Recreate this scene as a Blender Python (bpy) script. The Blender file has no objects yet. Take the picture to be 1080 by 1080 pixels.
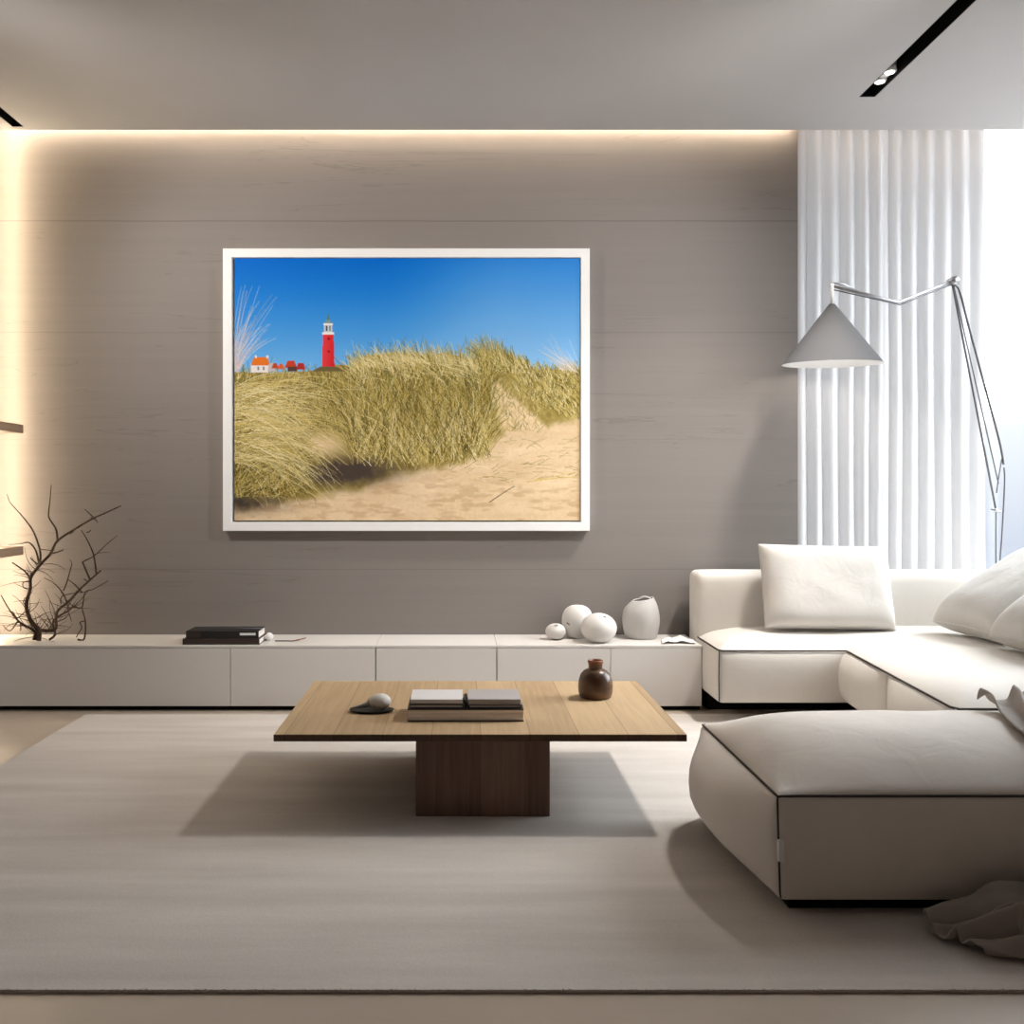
import bpy, bmesh, math, random
import numpy as np
from mathutils import Vector, Matrix, noise as mnoise

SC = bpy.context.scene
COL = SC.collection
random.seed(7)
rng = np.random.default_rng(11)

# ------------------------------------------------------------------ camera, world, exposure
CAMZ = 1.1
cam_data = bpy.data.cameras.new('camera')
cam_data.sensor_width = 36.0
cam_data.lens = 36.0 * 1000.0 / 1080.0
cam_data.shift_x = (540 - 485) / 1080.0
cam_data.shift_y = -(540 - 520) / 1080.0
cam = bpy.data.objects.new('camera', cam_data)
cam.location = (0, 0, CAMZ)
cam.rotation_euler = (math.pi / 2, 0, 0)
COL.objects.link(cam)
SC.camera = cam

SC.view_settings.view_transform = 'Standard'
SC.view_settings.look = 'None'
SC.view_settings.gamma = 1.0
SC.view_settings.use_curve_mapping = False
SC.view_settings.exposure = 0.20
SC.cycles.use_denoising = True
SC.cycles.max_bounces = 10
SC.cycles.diffuse_bounces = 6
SC.cycles.caustics_reflective = False
SC.cycles.caustics_refractive = False
SC.cycles.sample_clamp_indirect = 6.0

SKY_STRENGTH = 13.0
SPOT_W = 390.0
SPOT_AIM = (0.5, 4.4, 0.0)
WALL_FILL_W = 146.0
CORNER_LED = 70.0
COVE_LED = 55.0

world = bpy.data.worlds.new('sky')
SC.world = world
world.use_nodes = True
wn, wl = world.node_tree.nodes, world.node_tree.links
wn.clear()
w_out = wn.new('ShaderNodeOutputWorld')
w_bg = wn.new('ShaderNodeBackground')
w_tc = wn.new('ShaderNodeTexCoord')
w_sep = wn.new('ShaderNodeSeparateXYZ')
w_map = wn.new('ShaderNodeMapRange')
w_ramp = wn.new('ShaderNodeValToRGB')
wl.new(w_tc.outputs['Generated'], w_sep.inputs[0])
wl.new(w_sep.outputs['Z'], w_map.inputs['Value'])
w_map.inputs['From Min'].default_value = -0.6
w_map.inputs['From Max'].default_value = 0.2
wl.new(w_map.outputs[0], w_ramp.inputs[0])
e = w_ramp.color_ramp.elements
e[0].position = 0.0
e[0].color = (0.13, 0.132, 0.140, 1)
e[1].position = 0.94
e[1].color = (0.92, 0.96, 1.0, 1)
m_ = w_ramp.color_ramp.elements.new(0.30)
m_.color = (0.12, 0.122, 0.130, 1)
m_ = w_ramp.color_ramp.elements.new(0.52)
m_.color = (0.050, 0.0545, 0.064, 1)
m_ = w_ramp.color_ramp.elements.new(0.69)
m_.color = (0.050, 0.054, 0.063, 1)
m_ = w_ramp.color_ramp.elements.new(0.83)
m_.color = (0.070, 0.0725, 0.076, 1)
wl.new(w_ramp.outputs[0], w_bg.inputs['Color'])
w_bg.inputs['Strength'].default_value = SKY_STRENGTH
wl.new(w_bg.outputs[0], w_out.inputs[0])

def portal(name, loc, rot, sx, sy):
    l = bpy.data.lights.new(name, 'AREA')
    l.shape = 'RECTANGLE'
    l.size, l.size_y = sx, sy
    l.cycles.is_portal = True
    o = bpy.data.objects.new(name, l)
    o.location, o.rotation_euler = loc, rot
    COL.objects.link(o)
portal('window_portal', (2.72, 5.49, 1.6), (-math.pi / 2, 0, 0), 1.75, 3.2)
portal('window_portal', (3.70, 4.4, 1.5), (0, math.pi / 2, 0), 2.9, 1.95)


# ------------------------------------------------------------------ helpers
def P(px, py, Y):
    return Vector(((px - 485) * Y / 1000.0, Y, CAMZ - (py - 520) * Y / 1000.0))


def tag(o, label=None, cat=None, group=None, kind=None):
    if label: o['label'] = label
    if cat: o['category'] = cat
    if group: o['group'] = group
    if kind: o['kind'] = kind
    return o


def empty(name, loc, label, cat, group=None):
    o = bpy.data.objects.new(name, None)
    o.empty_display_size = 0.1
    o.location = loc
    COL.objects.link(o)
    return tag(o, label, cat, group)


def link(name, me, mat, parent=None, smooth=True):
    """link a mesh given in world coordinates; under a parent the parent's location is subtracted"""
    if mat is not None:
        for m in (mat if isinstance(mat, (list, tuple)) else [mat]):
            me.materials.append(m)
    o = bpy.data.objects.new(name, me)
    COL.objects.link(o)
    if smooth:
        me.shade_smooth()
    if parent is not None:
        o.parent = parent
        off = Vector((0, 0, 0))
        p = parent
        while p is not None:
            off += p.location
            p = p.parent
        me.transform(Matrix.Translation(-off))
    return o


def finish(name, bm, mat, parent=None, smooth=True):
    bmesh.ops.recalc_face_normals(bm, faces=bm.faces)
    me = bpy.data.meshes.new(name)
    bm.to_mesh(me)
    bm.free()
    return link(name, me, mat, parent, smooth)


def box_into(bm, x0, x1, y0, y1, z0, z1, bev=0.0, seg=2):
    r = bmesh.ops.create_cube(bm, size=1.0)
    vs = r['verts']
    for v in vs:
        v.co = Vector(((x0 + x1) / 2 + v.co.x * (x1 - x0), (y0 + y1) / 2 + v.co.y * (y1 - y0), (z0 + z1) / 2 + v.co.z * (z1 - z0)))
    if bev > 0:
        es = list({e for v in vs for e in v.link_edges})
        bmesh.ops.bevel(bm, geom=es, offset=bev, segments=seg, affect='EDGES', profile=0.5)


def box(name, mat, x0, x1, y0, y1, z0, z1, parent=None, bev=0.0, seg=2):
    bm = bmesh.new()
    box_into(bm, x0, x1, y0, y1, z0, z1, bev, seg)
    return finish(name, bm, mat, parent, smooth=False)


def tube_into(bm, pts, radii, seg=8, cap=True):
    pts = [Vector(p) for p in pts]
    n = len(pts)
    if not isinstance(radii, (list, tuple)):
        radii = [radii] * n
    rings = []
    t0 = (pts[1] - pts[0]).normalized()
    up = Vector((0, 0, 1)) if abs(t0.z) < 0.9 else Vector((1, 0, 0))
    nrm = t0.cross(up).normalized()
    for i, p in enumerate(pts):
        if i == 0: t = pts[1] - pts[0]
        elif i == n - 1: t = pts[-1] - pts[-2]
        else: t = (pts[i + 1] - pts[i]).normalized() + (pts[i] - pts[i - 1]).normalized()
        if t.length < 1e-9: t = t0.copy()
        t.normalize()
        nrm = nrm - t * nrm.dot(t)
        if nrm.length < 1e-6:
            nrm = t.orthogonal()
        nrm.normalize()
        b = t.cross(nrm)
        rings.append([bm.verts.new(p + (nrm * math.cos(2 * math.pi * k / seg) + b * math.sin(2 * math.pi * k / seg)) * radii[i]) for k in range(seg)])
    for a, c in zip(rings[:-1], rings[1:]):
        for k in range(seg):
            bm.faces.new((a[k], a[(k + 1) % seg], c[(k + 1) % seg], c[k]))
    if cap:
        bm.faces.new(rings[0][::-1])
        bm.faces.new(rings[-1])


def tube(name, mat, pts, radii, parent=None, seg=8):
    bm = bmesh.new()
    tube_into(bm, pts, radii, seg)
    return finish(name, bm, mat, parent)


def catmull(pts, sub=6):
    pts = [Vector(p) for p in pts]
    out = []
    n = len(pts)
    for i in range(n - 1):
        p0, p1, p2, p3 = pts[max(i - 1, 0)], pts[i], pts[i + 1], pts[min(i + 2, n - 1)]
        for k in range(sub):
            t = k / sub
            out.append(0.5 * ((2 * p1) + (p2 - p0) * t + (2 * p0 - 5 * p1 + 4 * p2 - p3) * t * t + (3 * p1 - p0 - 3 * p2 + p3) * t ** 3))
    out.append(pts[-1])
    return out


def lathe_into(bm, prof, c, seg=40, axis=None):
    """prof: (radius, height) from bottom to top; axis optional tilt direction"""
    c = Vector(c)
    rot = Vector((0, 0, 1)).rotation_difference(Vector(axis).normalized()).to_matrix() if axis else Matrix.Identity(3)
    rings = []
    for r, z in prof:
        if r < 1e-5:
            rings.append([bm.verts.new(c + rot @ Vector((0, 0, z)))])
        else:
            rings.append([bm.verts.new(c + rot @ Vector((r * math.cos(2 * math.pi * k / seg), r * math.sin(2 * math.pi * k / seg), z))) for k in range(seg)])
    for a, b in zip(rings[:-1], rings[1:]):
        for k in range(seg):
            k2 = (k + 1) % seg
            if len(a) == 1 and len(b) == 1: continue
            if len(a) == 1: bm.faces.new((a[0], b[k2], b[k]))
            elif len(b) == 1: bm.faces.new((a[k], a[k2], b[0]))
            else: bm.faces.new((a[k], a[k2], b[k2], b[k]))


def lathe(name, mat, prof, c, parent=None, seg=40, axis=None):
    bm = bmesh.new()
    lathe_into(bm, prof, c, seg, axis)
    return finish(name, bm, mat, parent)


# puffed upholstery box -------------------------------------------------
def puff_map(u, v, w, c, h, r, b, p, warp=None, wr=0.0):
    q = [u * h[0], v * h[1], w * h[2]]
    inn = [max(-(h[i] - r), min(h[i] - r, q[i])) for i in range(3)]
    d = Vector([q[i] - inn[i] for i in range(3)])
    if d.length > 1e-9:
        d = d.normalized() * r
    q = Vector(inn) + d
    f = lambda t: 1 - abs(t) ** p
    q.x += (b[1] * max(u, 0) ** 2 - b[0] * max(-u, 0) ** 2) * f(v) * f(w)
    q.y += (b[3] * max(v, 0) ** 2 - b[2] * max(-v, 0) ** 2) * f(u) * f(w)
    q.z += (b[5] * max(w, 0) ** 2 - b[4] * max(-w, 0) ** 2) * (1 - abs(u) ** (p * 3 if b[5] > .1 else p)) * f(v)
    q = q + Vector(c)
    if wr:
        k = mnoise.noise(q * 5.0) * wr + mnoise.noise(q * 13.0) * wr * 0.35
        q += Vector((0, 0, k)) * f(u) * f(v) if abs(w) > .99 else Vector((k, k, 0)) * 0.6 * f(w)
    if warp: q = warp(q, u, v, w)
    return q


def puff_into(bm, c, h, r, b, n=(16, 16, 10), p=2.4, warp=None, wr=0.0):
    def ts(k):
        out = []
        for i in range(k + 1):
            t = -1 + 2 * i / k
            out.append(math.copysign(1 - (1 - abs(t)) ** 1.7, t))
        return out
    tu = [ts(n[0]), ts(n[1]), ts(n[2])]
    cache = {}
    def vert(u, v, w):
        k = (round(u, 5), round(v, 5), round(w, 5))
        if k not in cache:
            cache[k] = bm.verts.new(puff_map(u, v, w, c, h, r, b, p, warp, wr))
        return cache[k]
    for ax in range(3):
        a1, a2 = [i for i in range(3) if i != ax]
        for s in (-1, 1):
            A, B = tu[a1], tu[a2]
            for i in range(len(A) - 1):
                for j in range(len(B) - 1):
                    q = []
                    for (aa, bb) in ((A[i], B[j]), (A[i + 1], B[j]), (A[i + 1], B[j + 1]), (A[i], B[j + 1])):
                        uvw = [0, 0, 0]
                        uvw[ax], uvw[a1], uvw[a2] = s, aa, bb
                        q.append(vert(*uvw))
                    bm.faces.new(q)


def puff(name, mat, parent, x0, x1, y0, y1, z0, z1, r, b, n=(16, 16, 10), p=2.4, warp=None, wr=0.0):
    bm = bmesh.new()
    c = ((x0 + x1) / 2, (y0 + y1) / 2, (z0 + z1) / 2)
    h = ((x1 - x0) / 2, (y1 - y0) / 2, (z1 - z0) / 2)
    puff_into(bm, c, h, r, b, n, p, warp, wr)
    return finish(name, bm, mat, parent)


# ------------------------------------------------------------------ materials
def new_mat(name):
    m = bpy.data.materials.new(name)
    m.use_nodes = True
    return m, m.node_tree.nodes, m.node_tree.links, m.node_tree.nodes['Principled BSDF']


def srgb(r, g, b):
    f = lambda c: (c / 255) / 12.92 if c / 255 <= 0.04045 else ((c / 255 + 0.055) / 1.055) ** 2.4
    return (f(r), f(g), f(b), 1.0)


def noise_mat(name, c1, c2, scale=(1, 1, 1), detail=4, rough=0.6, bump=0.0, bump_scale=200.0, lo=0.35, hi=0.65, spec=0.3, sheen=0.0, bump_dist=0.002, nscale=1.0):
    m, N, L, B = new_mat(name)
    tc = N.new('ShaderNodeTexCoord')
    mp = N.new('ShaderNodeMapping')
    mp.inputs['Scale'].default_value = scale
    L.new(tc.outputs['Object'], mp.inputs[0])
    nz = N.new('ShaderNodeTexNoise')
    nz.inputs['Scale'].default_value = nscale
    nz.inputs['Detail'].default_value = detail
    L.new(mp.outputs[0], nz.inputs['Vector'])
    rp = N.new('ShaderNodeValToRGB')
    rp.color_ramp.elements[0].position, rp.color_ramp.elements[1].position = lo, hi
    rp.color_ramp.elements[0].color, rp.color_ramp.elements[1].color = c1, c2
    L.new(nz.outputs['Fac'], rp.inputs[0])
    L.new(rp.outputs[0], B.inputs['Base Color'])
    B.inputs['Roughness'].default_value = rough
    B.inputs['Specular IOR Level'].default_value = spec
    if sheen:
        B.inputs['Sheen Weight'].default_value = sheen
    if bump:
        n2 = N.new('ShaderNodeTexNoise')
        n2.inputs['Scale'].default_value = bump_scale
        n2.inputs['Detail'].default_value = 3
        L.new(tc.outputs['Object'], n2.inputs['Vector'])
        bp = N.new('ShaderNodeBump')
        bp.inputs['Strength'].default_value = bump
        bp.inputs['Distance'].default_value = bump_dist
        L.new(n2.outputs['Fac'], bp.inputs['Height'])
        L.new(bp.outputs[0], B.inputs['Normal'])
    return m


def emit_mat(name, col, strength):
    m, N, L, B = new_mat(name)
    B.inputs['Base Color'].default_value = (0.8, 0.8, 0.8, 1)
    B.inputs['Emission Color'].default_value = (*col, 1)
    B.inputs['Emission Strength'].default_value = strength
    return m


def fabric(name, c1, c2, wrinkle=0.25, weave=900):
    m, N, L, B = new_mat(name)
    tc = N.new('ShaderNodeTexCoord')
    n1 = N.new('ShaderNodeTexNoise'); n1.inputs['Scale'].default_value = 3.0; n1.inputs['Detail'].default_value = 5
    L.new(tc.outputs['Object'], n1.inputs['Vector'])
    rp = N.new('ShaderNodeValToRGB')
    rp.color_ramp.elements[0].position, rp.color_ramp.elements[1].position = 0.3, 0.7
    rp.color_ramp.elements[0].color, rp.color_ramp.elements[1].color = c1, c2
    L.new(n1.outputs['Fac'], rp.inputs[0]); L.new(rp.outputs[0], B.inputs['Base Color'])
    B.inputs['Roughness'].default_value = 0.85
    B.inputs['Specular IOR Level'].default_value = 0.2
    B.inputs['Sheen Weight'].default_value = 0.15
    n2 = N.new('ShaderNodeTexNoise'); n2.inputs['Scale'].default_value = 9.0; n2.inputs['Detail'].default_value = 3
    n2.inputs['Distortion'].default_value = 0.8
    L.new(tc.outputs['Object'], n2.inputs['Vector'])
    n3 = N.new('ShaderNodeTexNoise'); n3.inputs['Scale'].default_value = weave; n3.inputs['Detail'].default_value = 2
    L.new(tc.outputs['Object'], n3.inputs['Vector'])
    b1 = N.new('ShaderNodeBump'); b1.inputs['Strength'].default_value = wrinkle; b1.inputs['Distance'].default_value = 0.02
    L.new(n2.outputs['Fac'], b1.inputs['Height'])
    b2 = N.new('ShaderNodeBump'); b2.inputs['Strength'].default_value = 0.15; b2.inputs['Distance'].default_value = 0.001
    L.new(n3.outputs['Fac'], b2.inputs['Height']); L.new(b1.outputs[0], b2.inputs['Normal'])
    L.new(b2.outputs[0], B.inputs['Normal'])
    return m


def wood(name, dark, light, board=0.145, seam=0.25, rough=0.5, axis='Y'):
    m, N, L, B = new_mat(name)
    tc = N.new('ShaderNodeTexCoord')
    sp = N.new('ShaderNodeSeparateXYZ'); L.new(tc.outputs['Object'], sp.inputs[0])
    def math_(op, a, b=None):
        n = N.new('ShaderNodeMath'); n.operation = op
        for i, x in enumerate((a, b)):
            if x is None: continue
            if isinstance(x, (int, float)): n.inputs[i].default_value = x
            else: L.new(x, n.inputs[i])
        return n.outputs[0]
    across = sp.outputs['X']
    d = math_('DIVIDE', across, board)
    idx = math_('FLOOR', d); fr = math_('FRACT', d)
    wn_ = N.new('ShaderNodeTexWhiteNoise'); wn_.noise_dimensions = '1D'; L.new(idx, wn_.inputs['W'])
    mp = N.new('ShaderNodeMapping')
    mp.inputs['Scale'].default_value = (60, 3, 60) if axis == 'Y' else (60, 60, 3)
    off = N.new('ShaderNodeCombineXYZ'); L.new(math_('MULTIPLY', wn_.outputs['Value'], 37.0), off.inputs['Z']); L.new(math_('MULTIPLY', wn_.outputs['Value'], 11.0), off.inputs['Y'])
    va = N.new('ShaderNodeVectorMath'); va.operation = 'ADD'; L.new(tc.outputs['Object'], va.inputs[0]); L.new(off.outputs[0], va.inputs[1])
    L.new(va.outputs[0], mp.inputs[0])
    nz = N.new('ShaderNodeTexNoise'); nz.inputs['Scale'].default_value = 1.0; nz.inputs['Detail'].default_value = 5; nz.inputs['Distortion'].default_value = 0.6
    L.new(mp.outputs[0], nz.inputs['Vector'])
    fac = math_('ADD', math_('MULTIPLY', nz.outputs['Fac'], 0.75), math_('MULTIPLY', wn_.outputs['Value'], 0.45))
    rp = N.new('ShaderNodeValToRGB')
    rp.color_ramp.elements[0].position, rp.color_ramp.elements[1].position = 0.25, 0.85
    rp.color_ramp.elements[0].color, rp.color_ramp.elements[1].color = dark, light
    L.new(fac, rp.inputs[0])
    edge = math_('MINIMUM', fr, math_('SUBTRACT', 1.0, fr))
    line = math_('LESS_THAN', edge, 0.008)
    mx = N.new('ShaderNodeMix'); mx.data_type = 'RGBA'; mx.blend_type = 'MULTIPLY'
    L.new(math_('MULTIPLY', line, seam), mx.inputs['Factor']); L.new(rp.outputs[0], mx.inputs[6]); mx.inputs[7].default_value = (0.2, 0.15, 0.1, 1)
    L.new(mx.outputs[2], B.inputs['Base Color'])
    B.inputs['Roughness'].default_value = rough
    B.inputs['Specular IOR Level'].default_value = 0.3
    bp = N.new('ShaderNodeBump'); bp.inputs['Strength'].default_value = 0.12; bp.inputs['Distance'].default_value = 0.002
    L.new(nz.outputs['Fac'], bp.inputs['Height']); L.new(bp.outputs[0], B.inputs['Normal'])
    return m


def wall_material():
    m, N, L, B = new_mat('limewashed_stone_panel')
    tc = N.new('ShaderNodeTexCoord')
    sp = N.new('ShaderNodeSeparateXYZ'); L.new(tc.outputs['Object'], sp.inputs[0])
    def nz(scale, sc, det, dist=0.0):
        mp = N.new('ShaderNodeMapping'); mp.inputs['Scale'].default_value = sc
        L.new(tc.outputs['Object'], mp.inputs[0])
        n = N.new('ShaderNodeTexNoise'); n.inputs['Scale'].default_value = scale; n.inputs['Detail'].default_value = det; n.inputs['Distortion'].default_value = dist
        L.new(mp.outputs[0], n.inputs['Vector']); return n.outputs['Fac']
    def math_(op, a, b=None, c=None):
        n = N.new('ShaderNodeMath'); n.operation = op
        for i, x in enumerate((a, b, c)):
            if x is None: continue
            if isinstance(x, (int, float)): n.inputs[i].default_value = x
            else: L.new(x, n.inputs[i])
        return n.outputs[0]
    streak = nz(1.0, (0.5, 1, 22), 6, 0.3)
    fine = nz(1.0, (2.5, 1, 90), 4)
    base = math_('ADD', math_('MULTIPLY', streak, 0.65), math_('MULTIPLY', fine, 0.35))
    rp = N.new('ShaderNodeValToRGB')
    rp.color_ramp.elements[0].position, rp.color_ramp.elements[1].position = 0.32, 0.68
    rp.color_ramp.elements[0].color = (0.216, 0.193, 0.179, 1)
    rp.color_ramp.elements[1].color = (0.230, 0.207, 0.193, 1)
    L.new(base, rp.inputs[0])
    # broken dark mineral veins that run along the boards
    vein = nz(1.0, (0.45, 1, 9), 5, 0.9)
    band = math_('ABSOLUTE', math_('SUBTRACT', vein, 0.5))
    vmask = math_('MULTIPLY', math_('LESS_THAN', band, 0.004), math_('GREATER_THAN', nz(1.0, (0.9, 1, 2.2), 2), 0.52))
    # joints between the horizontal slabs
    wob = math_('MULTIPLY', math_('SUBTRACT', nz(3.0, (1, 1, 0.01), 2), 0.5), 0.006)
    z = math_('ADD', sp.outputs['Z'], wob)
    joints = None
    for zz, hw in ((2.578, 0.0035), (1.972, 0.0026), (0.686, 0.0026), (1.39, 0.0014)):
        k = math_('MULTIPLY', math_('LESS_THAN', math_('ABSOLUTE', math_('SUBTRACT', z, zz)), hw), 1.0 if hw > .003 else 0.7 if hw > .002 else 0.4)
        joints = k if joints is None else math_('MAXIMUM', joints, k)
    lines = math_('MAXIMUM', math_('MULTIPLY', vmask, 0.55), joints)
    mx = N.new('ShaderNodeMix'); mx.data_type = 'RGBA'
    L.new(math_('MULTIPLY', lines, 0.5), mx.inputs['Factor'])
    L.new(rp.outputs[0], mx.inputs[6]); mx.inputs[7].default_value = (0.12, 0.10, 0.09, 1)
    L.new(mx.outputs[2], B.inputs['Base Color'])
    B.inputs['Roughness'].default_value = 0.6
    B.inputs['Specular IOR Level'].default_value = 0.25
    bp = N.new('ShaderNodeBump'); bp.inputs['Strength'].default_value = 0.25; bp.inputs['Distance'].default_value = 0.002
    L.new(base, bp.inputs['Height']); L.new(bp.outputs[0], B.inputs['Normal'])
    return m


def glass_material():
    m, N, L, B = new_mat('window_glass')
    out = N['Material Output']
    N.remove(B)
    tr = N.new('ShaderNodeBsdfTransparent'); tr.inputs[0].default_value = (0.97, 0.98, 0.98, 1)
    gl = N.new('ShaderNodeBsdfGlossy'); gl.inputs['Roughness'].default_value = 0.02
    lw_ = N.new('ShaderNodeLayerWeight'); lw_.inputs['Blend'].default_value = 0.5
    pw = N.new('ShaderNodeMath'); pw.operation = 'POWER'; L.new(lw_.outputs['Facing'], pw.inputs[0]); pw.inputs[1].default_value = 5.0
    fr = N.new('ShaderNodeMath'); fr.operation = 'MULTIPLY_ADD'; L.new(pw.outputs[0], fr.inputs[0]); fr.inputs[1].default_value = 0.8; fr.inputs[2].default_value = 0.035
    mx = N.new('ShaderNodeMixShader')
    L.new(fr.outputs[0], mx.inputs[0]); L.new(tr.outputs[0], mx.inputs[1]); L.new(gl.outputs[0], mx.inputs[2])
    L.new(mx.outputs[0], out.inputs[0])
    return m


def curtain_material():
    m, N, L, B = new_mat('sheer_curtain')
    out = N['Material Output']
    N.remove(B)
    df = N.new('ShaderNodeBsdfDiffuse'); df.inputs[0].default_value = (0.60, 0.59, 0.59, 1)
    tl = N.new('ShaderNodeBsdfTranslucent'); tl.inputs[0].default_value = (0.66, 0.66, 0.68, 1)
    mx = N.new('ShaderNodeMixShader'); mx.inputs[0].default_value = 0.085
    L.new(df.outputs[0], mx.inputs[1]); L.new(tl.outputs[0], mx.inputs[2])
    tc = N.new('ShaderNodeTexCoord'); nz = N.new('ShaderNodeTexNoise'); nz.inputs['Scale'].default_value = 700
    L.new(tc.outputs['Object'], nz.inputs['Vector'])
    bp = N.new('ShaderNodeBump'); bp.inputs['Strength'].default_value = 0.1; bp.inputs['Distance'].default_value = 0.001
    L.new(nz.outputs['Fac'], bp.inputs['Height']); L.new(bp.outputs[0], df.inputs['Normal'])
    L.new(mx.outputs[0], out.inputs[0])
    return m


M = {}
M['wall'] = wall_material()
M['plaster'] = noise_mat('white_plaster', (0.54, 0.53, 0.525, 1), (0.57, 0.56, 0.56, 1), detail=3, rough=0.8, bump=0.05, bump_scale=60)
M['floor'] = noise_mat('beige_stone_floor', srgb(182, 167, 150), srgb(194, 181, 166), scale=(1.2, 2.5, 1), detail=6, rough=0.38, bump=0.02, bump_scale=40, spec=0.4)
M['cabinet'] = noise_mat('white_lacquer', (0.68, 0.65, 0.62, 1), (0.70, 0.67, 0.64, 1), rough=0.45, bump=0.02, bump_scale=300, spec=0.35)
M['black'] = noise_mat('black_recess', (0.006, 0.006, 0.006, 1), (0.010, 0.010, 0.010, 1), rough=0.7, spec=0.1)
M['frame_white'] = noise_mat('white_frame_lacquer', (0.86, 0.86, 0.86, 1), (0.89, 0.89, 0.89, 1), rough=0.4, bump=0.02, bump_scale=300)
M['gap'] = noise_mat('grey_shadow_gap', (0.09, 0.10, 0.11, 1), (0.12, 0.13, 0.14, 1), rough=0.6)
M['oak'] = wood('oiled_oak', srgb(166, 140, 108), srgb(198, 172, 136), board=0.163, seam=0.5)
M['oak_edge_shade'] = wood('shaded_oak_edge', srgb(70, 50, 36), srgb(92, 68, 50), board=0.163, seam=0.6)  # same oak with the shade on the tabletop sides put into its colour
M['walnut'] = wood('dark_walnut', srgb(96, 72, 60), srgb(134, 104, 88), board=0.15, seam=0.25, axis='Z')
M['shelf'] = noise_mat('brown_shelf_wood', srgb(150, 124, 102), srgb(172, 146, 122), scale=(30, 2, 30), rough=0.55, bump=0.05, bump_scale=80)
M['sofa'] = fabric('cream_upholstery', (0.66, 0.625, 0.58, 1), (0.70, 0.665, 0.62, 1), 0.10)
M['ottoman'] = fabric('greige_upholstery', (0.69, 0.64, 0.585, 1), (0.74, 0.69, 0.635, 1), 0.12)
M['pillow'] = fabric('ivory_cushion_cloth', (0.61, 0.585, 0.555, 1), (0.65, 0.625, 0.59, 1), 0.18)
M['piping'] = noise_mat('dark_brown_piping', (0.045, 0.035, 0.03, 1), (0.06, 0.05, 0.04, 1), rough=0.8)
M['throw'] = fabric('grey_brown_wool', (0.30, 0.265, 0.235, 1), (0.36, 0.32, 0.285, 1), 0.2, 500)
M['tag'] = noise_mat('white_label_cloth', (0.75, 0.75, 0.75, 1), (0.8, 0.8, 0.8, 1), rough=0.8)
M['ceramic'] = noise_mat('white_ceramic', (0.62, 0.60, 0.575, 1), (0.67, 0.65, 0.625, 1), detail=4, rough=0.5, bump=0.08, bump_scale=50, nscale=6)
M['ceramic_grey'] = noise_mat('pale_grey_ceramic', (0.46, 0.44, 0.425, 1), (0.52, 0.50, 0.48, 1), detail=4, rough=0.55, bump=0.08, bump_scale=50, nscale=6)
M['hole'] = noise_mat('dark_clay_hollow', (0.16, 0.15, 0.14, 1), (0.22, 0.21, 0.20, 1), rough=0.8)
M['brown_glaze'] = noise_mat('brown_glaze', srgb(66, 44, 30), srgb(116, 86, 60), scale=(6, 6, 16), detail=5, rough=0.33, bump=0.06, bump_scale=60, spec=0.5)
M['copper'] = noise_mat('copper_brown_glaze', srgb(120, 72, 44), srgb(150, 92, 58), rough=0.35, spec=0.5, nscale=12)
M['steel'] = noise_mat('brushed_steel', (0.42, 0.42, 0.44, 1), (0.5, 0.5, 0.52, 1), rough=0.35)
M['steel'].node_tree.nodes['Principled BSDF'].inputs['Metallic'].default_value = 0.9
M['steel_dark'] = noise_mat('dark_steel', (0.10, 0.10, 0.11, 1), (0.15, 0.15, 0.16, 1), rough=0.4)
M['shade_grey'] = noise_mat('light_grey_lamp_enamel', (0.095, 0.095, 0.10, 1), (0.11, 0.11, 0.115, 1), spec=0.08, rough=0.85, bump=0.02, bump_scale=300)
M['shade_white'] = noise_mat('white_lamp_enamel', (0.85, 0.85, 0.85, 1), (0.9, 0.9, 0.9, 1), rough=0.5)
M['bark'] = noise_mat('dark_bark', srgb(46, 32, 24), srgb(78, 58, 44), scale=(40, 40, 40), rough=0.8, bump=0.3, bump_scale=120)
M['book_black'] = noise_mat('black_book_cloth', (0.012, 0.010, 0.010, 1), (0.022, 0.019, 0.018, 1), rough=0.5, bump=0.1, bump_scale=400)
M['book_brown'] = noise_mat('dark_brown_book_cloth', srgb(48, 38, 34), srgb(66, 54, 48), rough=0.5, bump=0.1, bump_scale=400)
M['book_grey'] = noise_mat('grey_book_cover', srgb(168, 164, 166), srgb(182, 178, 180), rough=0.5)
M['book_white'] = noise_mat('white_book_cover', srgb(214, 212, 214), srgb(224, 222, 224), rough=0.45)
M['pages'] = noise_mat('paper_page_edges', srgb(214, 206, 200), srgb(246, 240, 234), scale=(2, 2, 260), detail=2, rough=0.85)
M['paper'] = noise_mat('white_paper', (0.80, 0.78, 0.76, 1), (0.84, 0.82, 0.80, 1), rough=0.8, bump=0.1, bump_scale=30)
M['leaf_brown'] = noise_mat('dried_leaf', srgb(120, 84, 50), srgb(150, 108, 66), rough=0.8, nscale=30)
M['glass'] = glass_material()
M['curtain'] = curtain_material()


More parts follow.
